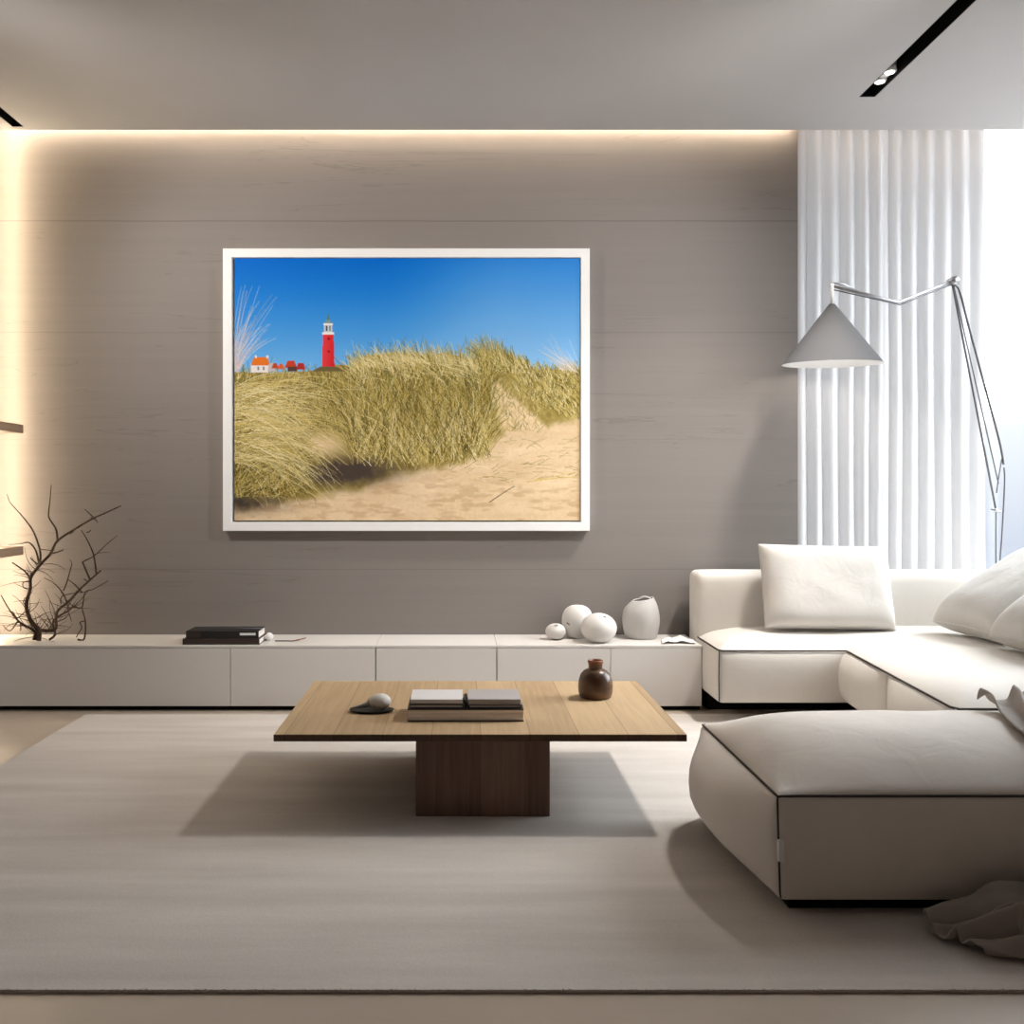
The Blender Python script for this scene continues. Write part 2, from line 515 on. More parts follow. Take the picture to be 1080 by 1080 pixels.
def rug_material():
    m, N, L, B = new_mat('beige_wool_rug')
    tc = N.new('ShaderNodeTexCoord')
    def nz(scale, sc, det):
        mp = N.new('ShaderNodeMapping'); mp.inputs['Scale'].default_value = sc
        L.new(tc.outputs['Object'], mp.inputs[0])
        n = N.new('ShaderNodeTexNoise'); n.inputs['Scale'].default_value = scale; n.inputs['Detail'].default_value = det
        L.new(mp.outputs[0], n.inputs['Vector']); return n.outputs['Fac']
    a = nz(1.0, (1.1, 9.0, 1), 6); b = nz(160.0, (1, 1, 1), 3)
    ad = N.new('ShaderNodeMath'); ad.operation = 'MULTIPLY_ADD'
    L.new(a, ad.inputs[0]); ad.inputs[1].default_value = 0.72
    m2 = N.new('ShaderNodeMath'); m2.operation = 'MULTIPLY'; L.new(b, m2.inputs[0]); m2.inputs[1].default_value = 0.28
    L.new(m2.outputs[0], ad.inputs[2])
    rp = N.new('ShaderNodeValToRGB')
    rp.color_ramp.elements[0].position, rp.color_ramp.elements[1].position = 0.33, 0.67
    rp.color_ramp.elements[0].color = srgb(194, 187, 180); rp.color_ramp.elements[1].color = srgb(216, 210, 204)
    L.new(ad.outputs[0], rp.inputs[0]); L.new(rp.outputs[0], B.inputs['Base Color'])
    B.inputs['Roughness'].default_value = 0.95; B.inputs['Specular IOR Level'].default_value = 0.05
    B.inputs['Sheen Weight'].default_value = 0.1
    bp = N.new('ShaderNodeBump'); bp.inputs['Strength'].default_value = 0.35; bp.inputs['Distance'].default_value = 0.006
    L.new(ad.outputs[0], bp.inputs['Height']); L.new(bp.outputs[0], B.inputs['Normal'])
    return m
M['rug'] = rug_material()

# ------------------------------------------------------------------ the room
def struct(o):
    o['kind'] = 'structure'
    return o

XL, XR, YB, YF, HC = -2.50, 3.60, -1.6, 5.15, 3.0
struct(box('floor', M['floor'], XL - .2, XR + .2, YB - .2, 5.7, -0.1, 0.0))
struct(box('wall_back', M['wall'], XL - .2, 1.836, YF, 5.5, 0, 3.4))
struct(box('wall_left', M['plaster'], XL - .2, XL, YB, YF, 0, 3.4))
struct(box('wall_rear', M['walnut'], XL - .2, XR + .2, YB - .2, YB, 0, 3.4))
struct(box('wall_right', M['plaster'], XR, XR + .2, YB, 3.4, 0, 3.4))
bm = bmesh.new()
xs = [XL, -2.322, -2.262, 1.915, 1.992, XR + .2]
ys = [YB, 1.5, 4.55, 4.92, 4.96]
for i in range(len(xs) - 1):
    for j in range(len(ys) - 1):
        if i == 1 and j in (1, 2): continue
        if i == 3 and j == 1: continue
        box_into(bm, xs[i], xs[i + 1], ys[j], ys[j + 1], HC, HC + 0.12)
struct(finish('ceiling', bm, M['plaster'], smooth=False))
struct(box('trim_1', M['plaster'], XL, XR + .2, 4.60, 5.5, 3.34, 3.4))          # lid over the cove
struct(box('trim_2', M['plaster'], XL, XR + .2, 4.60, 4.66, HC + .12, 3.34))     # back of the cove

def window(name, x0, x1, y0, y1, z0, z1, along, mullions):
    bm = bmesh.new()
    f = 0.05
    if along == 'X':
        for (a, b, c, d) in ((x0, x1, z0, z0 + f), (x0, x1, z1 - f, z1)):
            box_into(bm, a, b, y0, y1, c, d)
        for mx in [x0 + f / 2] + mullions + [x1 - f / 2]:
            box_into(bm, mx - f / 2, mx + f / 2, y0, y1, z0 + f, z1 - f)
    else:
        for (a, b, c, d) in ((y0, y1, z0, z0 + f), (y0, y1, z1 - f, z1)):
            box_into(bm, x0, x1, a, b, c, d)
        for my in [y0 + f / 2] + mullions + [y1 - f / 2]:
            box_into(bm, x0, x1, my - f / 2, my + f / 2, z0 + f, z1 - f)
    root = struct(finish(name, bm, M['frame_white'], smooth=False))
    if along == 'X':
        ym = (y0 + y1) / 2
        box('window_pane', M['glass'], x0 + f, x1 - f, ym - .004, ym + .004, z0 + f, z1 - f, root)
    else:
        xm = (x0 + x1) / 2
        box('window_pane', M['glass'], xm - .004, xm + .004, y0 + f, y1 - f, z0 + f, z1 - f, root)
    return root
window('window_1', 1.836, XR, 5.42, 5.48, 0.0, 3.34, 'X', [2.40])
window('window_2', XR + .02, XR + .08, 3.4, 5.42, 0.0, 3.0, 'Y', [4.4])

# ------------------------------------------------------------------ recessed ceiling tracks
SPOT = Vector((1.953, 4.37, 3.02))

def track(x0, x1, y0, y1, label):
    t = empty('track_light', ((x0 + x1) / 2, (y0 + y1) / 2, HC), label, 'ceiling light', 'black slots recessed in the ceiling')
    bm = bmesh.new()
    w = 0.004
    e_ = 0.0006
    x0, x1, y0, y1 = x0 + e_, x1 - e_, y0 + e_, y1 - e_
    box_into(bm, x0, x0 + w, y0, y1, HC + .001, HC + .10)
    box_into(bm, x1 - w, x1, y0, y1, HC + .001, HC + .10)
    box_into(bm, x0 + w, x1 - w, y0, y0 + w, HC + .001, HC + .10)
    box_into(bm, x0 + w, x1 - w, y1 - w, y1, HC + .001, HC + .10)
    box_into(bm, x0 + w, x1 - w, y0 + w, y1 - w, HC + .09, HC + .10)
    finish('channel', bm, M['black'], t, smooth=False)
    return t

trk = track(1.915, 1.992, 1.5, 4.55, 'long black recessed ceiling slot with a white spot head near its far end')
trk2 = track(-2.322, -2.262, 1.5, 4.92, 'black recessed lighting slot at the left edge of the ceiling')
M['spot_glow'] = emit_mat('spot_lens', (1.0, 0.95, 0.86), 6.0)
# the two barrels of the lit spot head
for (yy, ln) in ((4.31, 0.075), (4.41, 0.05)):
    bm = bmesh.new()
    prof = [(0.0, 0.0), (0.026, 0.0), (0.030, 0.004), (0.030, 0.055), (0.0, 0.056)]
    lathe_into(bm, [(r, z) for r, z in prof], (1.9535, yy, HC + 0.012), 24)
    hd = finish('spot_head', bm, M['shade_white'], trk)
    lathe('lens', M['spot_glow'], [(0.0, -0.002), (0.020, -0.002), (0.021, 0.0), (0.0, 0.0)], (1.9535, yy, HC + 0.0115), hd, 20)
box('spot_bridge', M['shade_white'], 1.932, 1.975, 4.342, 4.378, HC + .016, HC + .05, trk, 0.006)
sl = bpy.data.lights.new('spot_lamp', 'SPOT')
sl.energy = SPOT_W
sl.color = (1.0, 0.945, 0.885)
sl.spot_size = math.radians(77)
sl.spot_blend = 1.0
sl.shadow_soft_size = 0.13
so = bpy.data.objects.new('spot_lamp', sl)
COL.objects.link(so)
so.parent = trk
sp_loc = Vector((1.953, 4.36, 2.985))
so.location = sp_loc - Vector(trk.location)
so.rotation_euler = (Vector(SPOT_AIM) - sp_loc).to_track_quat('-Z', 'Y').to_euler()

# two unseen heads added to the tracks to brighten the picture wall
def added_wall_fill(parent, x, y, aim, watt, col):
    bm = bmesh.new()
    lathe_into(bm, [(0, 0), (.022, 0), (.026, .004), (.026, .05), (0, .051)], (x, y, HC + .012), 24)
    finish('spot_head', bm, M['shade_white'], parent)  # invented head for the added lamp, out of view
    l = bpy.data.lights.new('added_wall_fill_lamp', 'SPOT')
    l.energy = watt
    l.color = col
    l.spot_size = math.radians(78)
    l.spot_blend = 1.0
    l.shadow_soft_size = 0.12
    o = bpy.data.objects.new('added_wall_fill_lamp', l)
    COL.objects.link(o)
    o.parent = parent
    p = Vector((x, y, 2.86))
    o.location = p - Vector(parent.location)
    o.rotation_euler = (Vector(aim) - p).to_track_quat('-Z', 'Y').to_euler()
added_wall_fill(trk, 1.9535, 3.1, (0.25, 5.15, 1.8), WALL_FILL_W, (1.0, 0.97, 0.94))
added_wall_fill(trk2, -2.292, 3.1, (-0.6, 5.15, 1.85), WALL_FILL_W * 1.25, (1.0, 0.94, 0.87))

# LED profiles: one stands in the left corner, one lies hidden in the ceiling cove
def led(name, x0, x1, y0, y1, z0, z1, strength, label, col=(1.0, 0.80, 0.55)):
    m = emit_mat(name + '_glow', col, strength)
    o = box(name, m, x0, x1, y0, y1, z0, z1)
    return tag(o, label, 'light strip')
led('led_strip', -2.472, -2.462, 5.035, 5.045, 0.34, 3.2, CORNER_LED, 'warm glowing upright light strip in the left corner beside the wood-look wall')
led('cove_light', -2.45, 1.80, 5.096, 5.104, HC + .088, HC + .096, COVE_LED, 'warm light strip in the ceiling cove that lights the top of the back wall', (1.0, 0.82, 0.62))
led('cove_light', 1.84, 3.20, 5.096, 5.104, HC + .088, HC + .096, COVE_LED * 0.16, 'warm light strip in the ceiling cove that lights the tops of the curtains', (1.0, 0.74, 0.48))

# ------------------------------------------------------------------ wall shelves at the left edge
def shelf(z0, z1, label):
    s = empty('wall_shelf', (XL, 3.7, z0), label, 'shelf', 'brown shelves on the left wall')
    box('board', M['shelf'], XL + .001, -2.20, 2.5, 4.78, z0, z1, s, 0.002)
    box('bracket', M['black'], XL + .001, XL + .012, 2.6, 4.6, z0 - .03, z0, s)
    return s
shelf(1.401, 1.444, 'upper brown wooden shelf jutting in at the left edge')
shelf(0.789, 0.832, 'lower brown wooden shelf at the left edge, behind it the bare branches')

# ------------------------------------------------------------------ rug
rug = empty('area_rug', (0.5, 3.4, 0.0), 'large pale beige woven rug under the coffee table and ottoman', 'rug')
bm = bmesh.new()
RX0, RX1, RY0, RY1, RZ = -1.845, 3.2, 2.085, 4.68, 0.008
nx, ny = 60, 34
grid = {}
for i in range(nx + 1):
    for j in range(ny + 1):
        x = RX0 + (RX1 - RX0) * i / nx
        y = RY0 + (RY1 - RY0) * j / ny
        grid[i, j] = bm.verts.new((x, y, RZ))
for i in range(nx):
    for j in range(ny):
        bm.faces.new((grid[i, j], grid[i + 1, j], grid[i + 1, j + 1], grid[i, j + 1]))
ext = bmesh.ops.extrude_edge_only(bm, edges=[e for e in bm.edges if e.is_boundary])
for g in ext['geom']:
    if isinstance(g, bmesh.types.BMVert):
        g.co.z = 0.001
finish('rug_pile', bm, M['rug'], rug, smooth=False)
bm = bmesh.new()
for k in range(5200):                      # the tufts that stick out along the cut edge
    if k < 4200:
        x, y, out = random.uniform(RX0, RX1), RY0, Vector((0, -1, 0))
    else:
        x, y, out = RX0, random.uniform(RY0, RY1), Vector((-1, 0, 0))
    b0 = Vector((x, y, random.uniform(0.002, RZ)))
    tip = b0 + out * random.uniform(.001, .005) + Vector((random.uniform(-.004, .004), random.uniform(-.002, .002), random.uniform(-.002, .006)))
    tip.z = max(tip.z, .001)
    side = out.cross(Vector((0, 0, 1))) * 0.0012
    a_, b_, c_ = bm.verts.new(b0 - side), bm.verts.new(b0 + side), bm.verts.new(tip)
    bm.faces.new((a_, b_, c_))
me = bpy.data.meshes.new('edge_tufts'); bm.to_mesh(me); bm.free()
fr_ = link('edge_tufts', me, M['rug'], rug, smooth=False)
fr_['kind'] = 'stuff'

# ------------------------------------------------------------------ low cabinets
CT, CF = 0.332, 4.78

def cabinet(x0, x1, splits, label):
    t = empty('low_cabinet', ((x0 + x1) / 2, 4.95, 0), label, 'cabinet', 'white low cabinets along the back wall')
    g = 0.0012
    x0, x1 = x0 + g, x1 - g
    box('carcass', M['cabinet'], x0, x1, CF + .02, YF - .004, .026, CT - .0125, t)
    box('top_panel', M['cabinet'], x0, x1, CF, YF - .003, CT - .012, CT, t, 0.0012)
    box('plinth', M['black'], x0, x1, CF + .035, YF - .05, 0.0, .0255, t)
    b = [x0] + splits + [x1]
    for a, c in zip(b[:-1], b[1:]):
        box('door', M['cabinet'], a + .0015, c - .0015, CF, CF + .0195, .026, CT - .0145, t, 0.001)
    return t
cabinet(-2.498, -0.425, [-1.157], 'white two-door low cabinet at the left, bare branches and dark books on it')
cabinet(-0.425, 0.186, [], 'white low cabinet with a single door, straight behind the table books')
cabinet(0.186, 1.222, [0.760], 'white two-door low cabinet beside the sofa, round ceramics standing on it')

# ------------------------------------------------------------------ the picture
def paint():
    S = 1.6
    W, H = int(364 * S), int(277 * S)
    img = np.zeros((H, W, 3), np.float32)
    kx, ky = W / (1008 - 70), H / (795 - 92)
    X = lambda zx: (np.asarray(zx, np.float32) - 70) * kx
    Y = lambda zy: (np.asarray(zy, np.float32) - 92) * ky
    yy, xx = np.mgrid[0:H, 0:W].astype(np.float32)
    zx, zy = xx / kx + 70, yy / ky + 92

    def vnoise(sx, sy, seed):
        r = np.random.default_rng(seed)
        gx, gy = int(W / sx) + 3, int(H / sy) + 3
        g = r.random((gy, gx)).astype(np.float32)
        fx, fy = xx / sx, yy / sy
        ix, iy = fx.astype(int), fy.astype(int)
        tx, ty = fx - ix, fy - iy
        tx, ty = tx * tx * (3 - 2 * tx), ty * ty * (3 - 2 * ty)
        return (g[iy, ix] * (1 - tx) + g[iy, ix + 1] * tx) * (1 - ty) + (g[iy + 1, ix] * (1 - tx) + g[iy + 1, ix + 1] * tx) * ty

    def fbm(sx, sy, seed, o=4):
        a, s, t = 1.0, 0, 0
        for k in range(o):
            s = s + a * vnoise(max(sx / 2 ** k, 1.01), max(sy / 2 ** k, 1.01), seed + k)
            t += a
            a *= .55
        return s / t
    lerp = lambda a, b, t: np.asarray(a, np.float32) * (1 - t[..., None]) + np.asarray(b, np.float32) * t[..., None]
    sm = lambda e0, e1, v: np.clip((v - e0) / (e1 - e0), 0, 1) ** 2 * (3 - 2 * np.clip((v - e0) / (e1 - e0), 0, 1))
    # sky
    t = np.clip((zy - 92) / 310, 0, 1)
    left = lerp((0, 104, 204), (118, 184, 240), t ** 1.15)
    right = lerp((46, 132, 218), (150, 202, 246), t ** 0.9)
    s = sm(430, 820, zx)
    img[:] = left * (1 - s[..., None]) + right * s[..., None]
    # ground
    hz = 393 + 4 * np.sin(zx / 90) - 14 * sm(280, 330, zx) * (1 - sm(350, 420, zx))
    top = np.interp(zx, [370, 395, 425, 500, 600, 640, 700, 745, 775, 850, 1008], [398, 372, 345, 340, 344, 340, 352, 362, 380, 384, 396])
    hz = np.minimum(hz, top + 10 * fbm(9, 9, 200))
    land = zy > hz
    n1, n2 = fbm(14, 10, 1), fbm(5, 5, 30)
    gr = lerp((122, 106, 48), (192, 172, 104), np.clip(n1 * .7 + n2 * .6 - .15, 0, 1))
    img[land] = gr[land]
    sand_c = lerp((216, 186, 144), (248, 226, 192), np.clip(fbm(60, 14, 50) * .8 + fbm(4, 4, 70) * .4 - .1, 0, 1))
    edge_x = [70, 230, 380, 470, 560, 660, 740, 790, 860, 930, 1008]
    edge_y = [770, 745, 712, 690, 655, 640, 610, 575, 560, 535, 515]
    se = np.interp(zx, edge_x, edge_y) + (fbm(30, 30, 90) - .5) * 40
    sand = sm(-14, 14, zy - se)
    slope = sm(0, 30, zx - (735 + (zy - 420) * .35)) * sm(0, 26, (790 + (zy - 420) * 1.15) - zx) * (zy > 415)
    patch = np.exp(-(((zx - 300) / 80) ** 2 + ((zy - 590) / 40) ** 2) * 1.3)
    k = np.clip(np.maximum(np.maximum(sand, slope), patch), 0, 1)
    img[:] = np.where(land[..., None], img * (1 - k[..., None]) + sand_c * k[..., None], img)
    dk = np.exp(-(((zx - 375) / 165) ** 2 + ((zy - 662 + (zx - 375) * .05) / 44) ** 2) * 1.6) * 1.2 + .9 * np.exp(-(((zx - 90) / 110) ** 2 + ((zy - 745) / 26) ** 2))
    dk = np.clip(dk * (.55 + .9 * fbm(10, 8, 120)), 0, .92)
    img[:] = np.where(land[..., None], img * (1 - dk[..., None]) + np.array((70, 60, 58)) * dk[..., None], img)
    rip = np.clip((fbm(30, 8, 150, 4) - .52) * 2.2, 0, .32) * sand * sm(640, 720, zy)
    img[:] = img * (1 - rip[..., None]) + np.array((176, 136, 92)) * rip[..., None]

    def strokes(x0, y0, ang, ln, curv, cols, T=70, w=1, alpha=0.85):
        n = len(x0)
        s_ = np.linspace(0, 1, T, dtype=np.float32)[None]
        a = ang[:, None] + curv[:, None] * s_
        step = ln[:, None] / T
        px_ = x0[:, None] + np.cumsum(np.cos(a) * step, 1)
        py_ = y0[:, None] - np.cumsum(np.sin(a) * step, 1)
        for i in np.arange(n):
            ix = np.round(X(px_[i])).astype(int)
            iy = np.round(Y(py_[i])).astype(int)
            for dx in range(w):
                jx = ix + dx
                ok = (jx >= 0) & (jx < W) & (iy >= 0) & (iy < H)
                fade = alpha * (1 - .45 * s_[0][ok])[:, None]
                img[iy[ok], jx[ok]] = img[iy[ok], jx[ok]] * (1 - fade) + cols[i] * fade
    r = np.random.default_rng(5)
    U = r.uniform
    straw = np.array([(226, 206, 140), (206, 184, 112), (178, 158, 84), (138, 118, 52), (82, 70, 34), (242, 230, 184), (104, 104, 54)], np.float32)

    def pick(n, wts):
        return straw[r.choice(len(straw), n, p=np.array(wts) / sum(wts))] * U(.85, 1.08, (n, 1))
    # dense field grass over the dune
    n = 2600
    x0 = U(70, 740, n); y0 = U(405, 560, n)
    strokes(x0, y0, U(.9, 2.3, n), U(15, 45, n), U(-.6, .6, n), pick(n, [2, 3, 4, 4, 2, 1, 4]), 26)
    # right-hand dune grass
    n = 1500
    x0 = U(840, 1012, n); y0 = 400 + U(0, 1, n) ** 1.3 * (30 + 95 * np.clip((x0 - 780) / 200, 0, 1))
    strokes(x0, y0, U(1.2, 2.5, n), U(15, 42, n), U(-.4, .6, n), pick(n, [3, 4, 3, 2, 1, 2, 3]), 26)
    n = 900
    x0 = U(745, 870, n); y0 = U(372, 400, n)
    top = 285 + np.abs(x0 - 770) * .75
    strokes(x0, y0, U(1.5, 2.4, n), np.clip((y0 - top) * U(.3, 1.05, n), 6, 120), U(-.2, .5, n), pick(n, [3, 3, 4, 2, 1, 2, 3]), 40)
    n = 500
    x0 = U(750, 900, n); y0 = U(440, 560, n)
    strokes(x0, y0, U(.8, 2.6, n), U(8, 30, n), U(-.6, .6, n), pick(n, [3, 4, 3, 2, 1, 2, 1]), 20, alpha=.6)
    # the big clump in the middle
    for lay, (n, ya, yb, la, lb, wt) in enumerate(((1500, 372, 450, 22, 52, [3, 3, 4, 3, 1, 3, 3]), (2400, 392, 560, 40, 100, [2, 3, 4, 4, 3, 1, 4]), (2600, 500, 640, 45, 120, [3, 4, 4, 4, 4, 1, 3]), (900, 560, 655, 40, 100, [4, 4, 3, 3, 4, 2, 1]))):
        x0 = U(385, 765, n)
        y0 = U(ya, yb, n) + (14 if lay < 2 else -20) * np.abs((x0 - 575) / 190) + U(-12, 12, n)
        strokes(x0, y0, U(1.0, 2.35, n), U(la, lb, n), U(-.7, .7, n), pick(n, wt), 60)
    n = 420
    x0 = U(400, 740, n); y0 = 366 + 22 * ((x0 - 560) / 190) ** 2 + U(-8, 70, n) * U(0, 1, n)
    strokes(x0, y0, U(1.5, 2.9, n), U(25, 62, n), U(-.1, .5, n), pick(n, [4, 2, 1, 0, 0, 6, 0]), 40, alpha=.7)
    # left foreground clump with long arching blades
    n = 2600
    x0 = U(40, 235, n); y0 = U(460, 735, n)
    strokes(x0, y0, U(.3, 1.9, n), U(40, 120, n), U(-1.6, .2, n), pick(n, [2, 3, 4, 5, 6, 1, 2]), 60)
    n = 420
    x0 = U(30, 150, n); y0 = U(430, 640, n)
    strokes(x0, y0, U(-.2, .6, n), U(90, 280, n), U(-1.25, -.5, n), pick(n, [6, 4, 2, 1, 0, 5, 0]), 170)
    # tall pale stems against the sky
    n = 46
    x0 = U(56, 84, n); y0 = U(385, 400, n)
    strokes(x0, y0, U(1.0, 1.62, n), U(90, 235, n), U(-.7, .05, n), np.array((214, 196, 196), np.float32) * U(.85, 1.1, (n, 1)), 150, alpha=.75)
    n = 40
    x0 = U(960, 1010, n); y0 = U(380, 400, n)
    strokes(x0, y0, U(1.9, 2.7, n), U(30, 110, n), U(-.1, .4, n), np.array((226, 214, 206), np.float32) * U(.9, 1.1, (n, 1)), 90, alpha=.55)
    # scattered debris on the sand
    n = 130
    x0 = U(620, 1000, n); y0 = U(575, 690, n)
    strokes(x0, y0, U(-.3, .6, n), U(8, 46, n), U(-.5, .5, n), pick(n, [1, 2, 3, 4, 1, 0, 1]), 40, alpha=.45)
    strokes(np.array([862., 880, 760, 742]), np.array([690., 684, 745, 676]), np.array([.15, .1, .62, 0.]), np.array([140., 110, 80, 30]), np.array([-.1, .15, -.1, 0.]), np.array([(206, 172, 70), (220, 190, 96), (96, 78, 56), (190, 150, 60)], np.float32), 120, w=2)
    # houses and the lighthouse
    def rect(xa, xb, ya, yb, col, taper=0):
        m_ = (zy >= ya) & (zy <= yb) & (zx >= xa + taper * (yb - zy) / max(yb - ya, 1)) & (zx <= xb - taper * (yb - zy) / max(yb - ya, 1))
        img[m_] = col
    rect(115, 163, 374, 397, (232, 226, 226)); rect(115, 166, 357, 378, (226, 118, 40), 7); rect(160, 182, 372, 394, (196, 186, 190), 4)
    rect(126, 131, 352, 360, (226, 220, 216)); rect(157, 162, 352, 360, (226, 220, 216)); rect(132, 137, 382, 391, (130, 130, 140)); rect(146, 151, 382, 391, (130, 130, 140))
    rect(170, 190, 372, 386, (186, 72, 38), 6); rect(186, 206, 374, 388, (216, 96, 46), 6); rect(206, 240, 366, 384, (196, 66, 40), 8); rect(214, 240, 382, 394, (92, 62, 52)); rect(238, 262, 372, 390, (176, 48, 44), 4)
    rect(280, 370, 381, 394, (110, 98, 62), 24)
    red = np.clip((zx - 308) / 32, 0, 1)
    m_ = (zy >= 292) & (zy <= 381) & (zx >= 307 + 2.5 * (381 - zy) / 90) & (zx <= 341 - 2.5 * (381 - zy) / 90)
    img[m_] = lerp((222, 66, 72), (206, 36, 44), red)[m_]
    rect(308, 340, 289, 296, (236, 234, 236)); rect(313, 335, 268, 290, (196, 204, 212)); rect(318, 322, 272, 286, (70, 80, 92)); rect(327, 331, 272, 286, (80, 92, 104))
    rect(311, 337, 265, 270, (232, 232, 236)); rect(314, 334, 256, 266, (122, 150, 148), 5); rect(319, 329, 248, 257, (84, 128, 112), 3); rect(323, 325, 240, 249, (90, 110, 110))
    rect(322, 328, 304, 310, (120, 26, 34)); rect(322, 328, 338, 344, (120, 26, 34))
    return np.clip(img, 0, 255) / 255.0

pic = empty('framed_picture', (-0.29, YF, 1.65), 'framed seaside photo of dune grass and a red lighthouse in a white frame', 'picture')
FY = 5.09
fx0, fx1 = (235 - 485) * FY / 1000, (622 - 485) * FY / 1000
fz1, fz0 = CAMZ + (520 - 262) * FY / 1000, CAMZ - (560 - 520) * FY / 1000
fw = 0.0475
bm = bmesh.new()
def ring(x0, x1, z0, z1, y):
    return [bm.verts.new(c) for c in ((x0, y, z0), (x1, y, z0), (x1, y, z1), (x0, y, z1))]
rs = [ring(fx0, fx1, fz0, fz1, YF - .001), ring(fx0, fx1, fz0, fz1, FY + .002), ring(fx0 + .002, fx1 - .002, fz0 + .002, fz1 - .002, FY),
      ring(fx0 + fw - .002, fx1 - fw + .002, fz0 + fw - .002, fz1 - fw + .002, FY), ring(fx0 + fw, fx1 - fw, fz0 + fw, fz1 - fw, FY + .002), ring(fx0 + fw, fx1 - fw, fz0 + fw, fz1 - fw, YF - .001)]
for a, b in zip(rs, rs[1:] + rs[:1]):
    for k in range(4):
        bm.faces.new((a[k], a[(k + 1) % 4], b[(k + 1) % 4], b[k]))
finish('frame', bm, M['frame_white'], pic, smooth=False)
box('backing', M['gap'], fx0 + fw + .0005, fx1 - fw - .0005, YF - .012, YF - .002, fz0 + fw + .0005, fz1 - fw - .0005, pic)
IY = 5.1005
ix0, ix1 = (247.3 - 485) * IY / 1000, (611.7 - 485) * IY / 1000
iz1, iz0 = CAMZ + (520 - 272.5) * IY / 1000, CAMZ - (549 - 520) * IY / 1000
art = paint()
H_, W_ = art.shape[:2]
lin = np.where(art <= .04045, art / 12.92, ((art + .055) / 1.055) ** 2.4).astype(np.float32)
gx, gz = np.meshgrid(np.linspace(ix0, ix1, W_), np.linspace(iz1, iz0, H_))
front = np.stack([gx, np.full_like(gx, IY), gz], -1).reshape(-1, 3)
idx = np.arange(H_ * W_).reshape(H_, W_)
quads = np.stack([idx[:-1, :-1], idx[1:, :-1], idx[1:, 1:], idx[:-1, 1:]], -1).reshape(-1, 4)
me = bpy.data.meshes.new('print_panel')
me.vertices.add(len(front)); me.vertices.foreach_set('co', front.astype(np.float32).ravel())
me.loops.add(quads.size); me.loops.foreach_set('vertex_index', quads.astype(np.int32).ravel())
me.polygons.add(len(quads)); me.polygons.foreach_set('loop_start', np.arange(0, quads.size, 4, dtype=np.int32))
me.update(calc_edges=True)
ca = me.color_attributes.new('pigment', 'FLOAT_COLOR', 'POINT')
rgba = np.ones((len(front), 4), np.float32); rgba[:, :3] = lin.reshape(-1, 3) * 0.96
ca.data.foreach_set('color', rgba.ravel())
pm, N, L, B = new_mat('glossy_photo_print')
at = N.new('ShaderNodeAttribute'); at.attribute_name = 'pigment'
L.new(at.outputs['Color'], B.inputs['Base Color'])
B.inputs['Roughness'].default_value = 0.5; B.inputs['Specular IOR Level'].default_value = 0.05
B.inputs['Coat Weight'].default_value = 0.25; B.inputs['Coat Roughness'].default_value = 0.03
pp = link('photo_print', me, pm, pic, smooth=False)
box('print_panel', M['frame_white'], ix0, ix1, IY + .0004, YF - .0125, iz0, iz1, pic)

# ------------------------------------------------------------------ curtains
def curtain(px0, px1, ridges, label, amp, seed, Yc=5.27):
    """folds follow a list of ridge pixels turned into metres along the rail"""
    bm = bmesh.new()
    r = random.Random(seed)
    xr = [(p - 485) * Yc / 1000 for p in ridges]
    x0, x1 = (px0 - 485) * Yc / 1000, (px1 - 485) * Yc / 1000
    n = int((x1 - x0) / 0.005)
    amps = [amp * r.uniform(.7, 1.2) for _ in xr]
    rows = 16
    vs = []
    for j in range(rows + 1):
        t = j / rows
        z = 0.015 + (3.30 - 0.015) * t
        row = []
        for i in range(n + 1):
            x = x0 + (x1 - x0) * i / n
            k = 0
            while k < len(xr) - 1 and x > xr[k + 1]: k += 1
            if x <= xr[0]: ph, a = (x - xr[0]) / 0.09, amps[0]
            elif k >= len(xr) - 1: ph, a = (x - xr[-1]) / 0.10, amps[-1]
            else: ph = (x - xr[k]) / (xr[k + 1] - xr[k]); a = amps[k] * (1 - ph) + amps[k + 1] * ph
            ph = ph % 1.0
            f = math.cos(2 * math.pi * ph)
            f = f * 0.93 + 0.07 * math.cos(4 * math.pi * ph + .6)
            sway = 0.006 * math.sin(3 * z + x * 9)
            row.append(bm.verts.new((x + 0.01 * math.sin(2 * math.pi * ph) * (1 - .3 * t) + sway * .5, Yc - a * f * (1.05 - .25 * t), z)))
        vs.append(row)
    for j in range(rows):
        for i in range(n):
            bm.faces.new((vs[j][i], vs[j][i + 1], vs[j + 1][i + 1], vs[j + 1][i]))
    o = finish('curtain', bm, M['curtain'])
    return tag(o, label, 'curtain', 'white curtains at the back window')
curtain(839.5, 928, [844, 860.5, 877.5, 895, 911, 926], 'pleated white curtain nearer the wall panel, behind the lamp shade', 0.026, 3)
curtain(929, 1037, [932, 945, 961, 978, 996, 1014, 1034], 'sheerer white curtain beside the bright bare window', 0.019, 5, 5.29)
rail = empty('curtain_rail', (2.7, 5.28, 3.34), 'slim white curtain rail hidden up in the ceiling cove', 'curtain rail')
box('rail', M['frame_white'], 1.84, 3.5, 5.265, 5.295, 3.305, 3.34, rail)

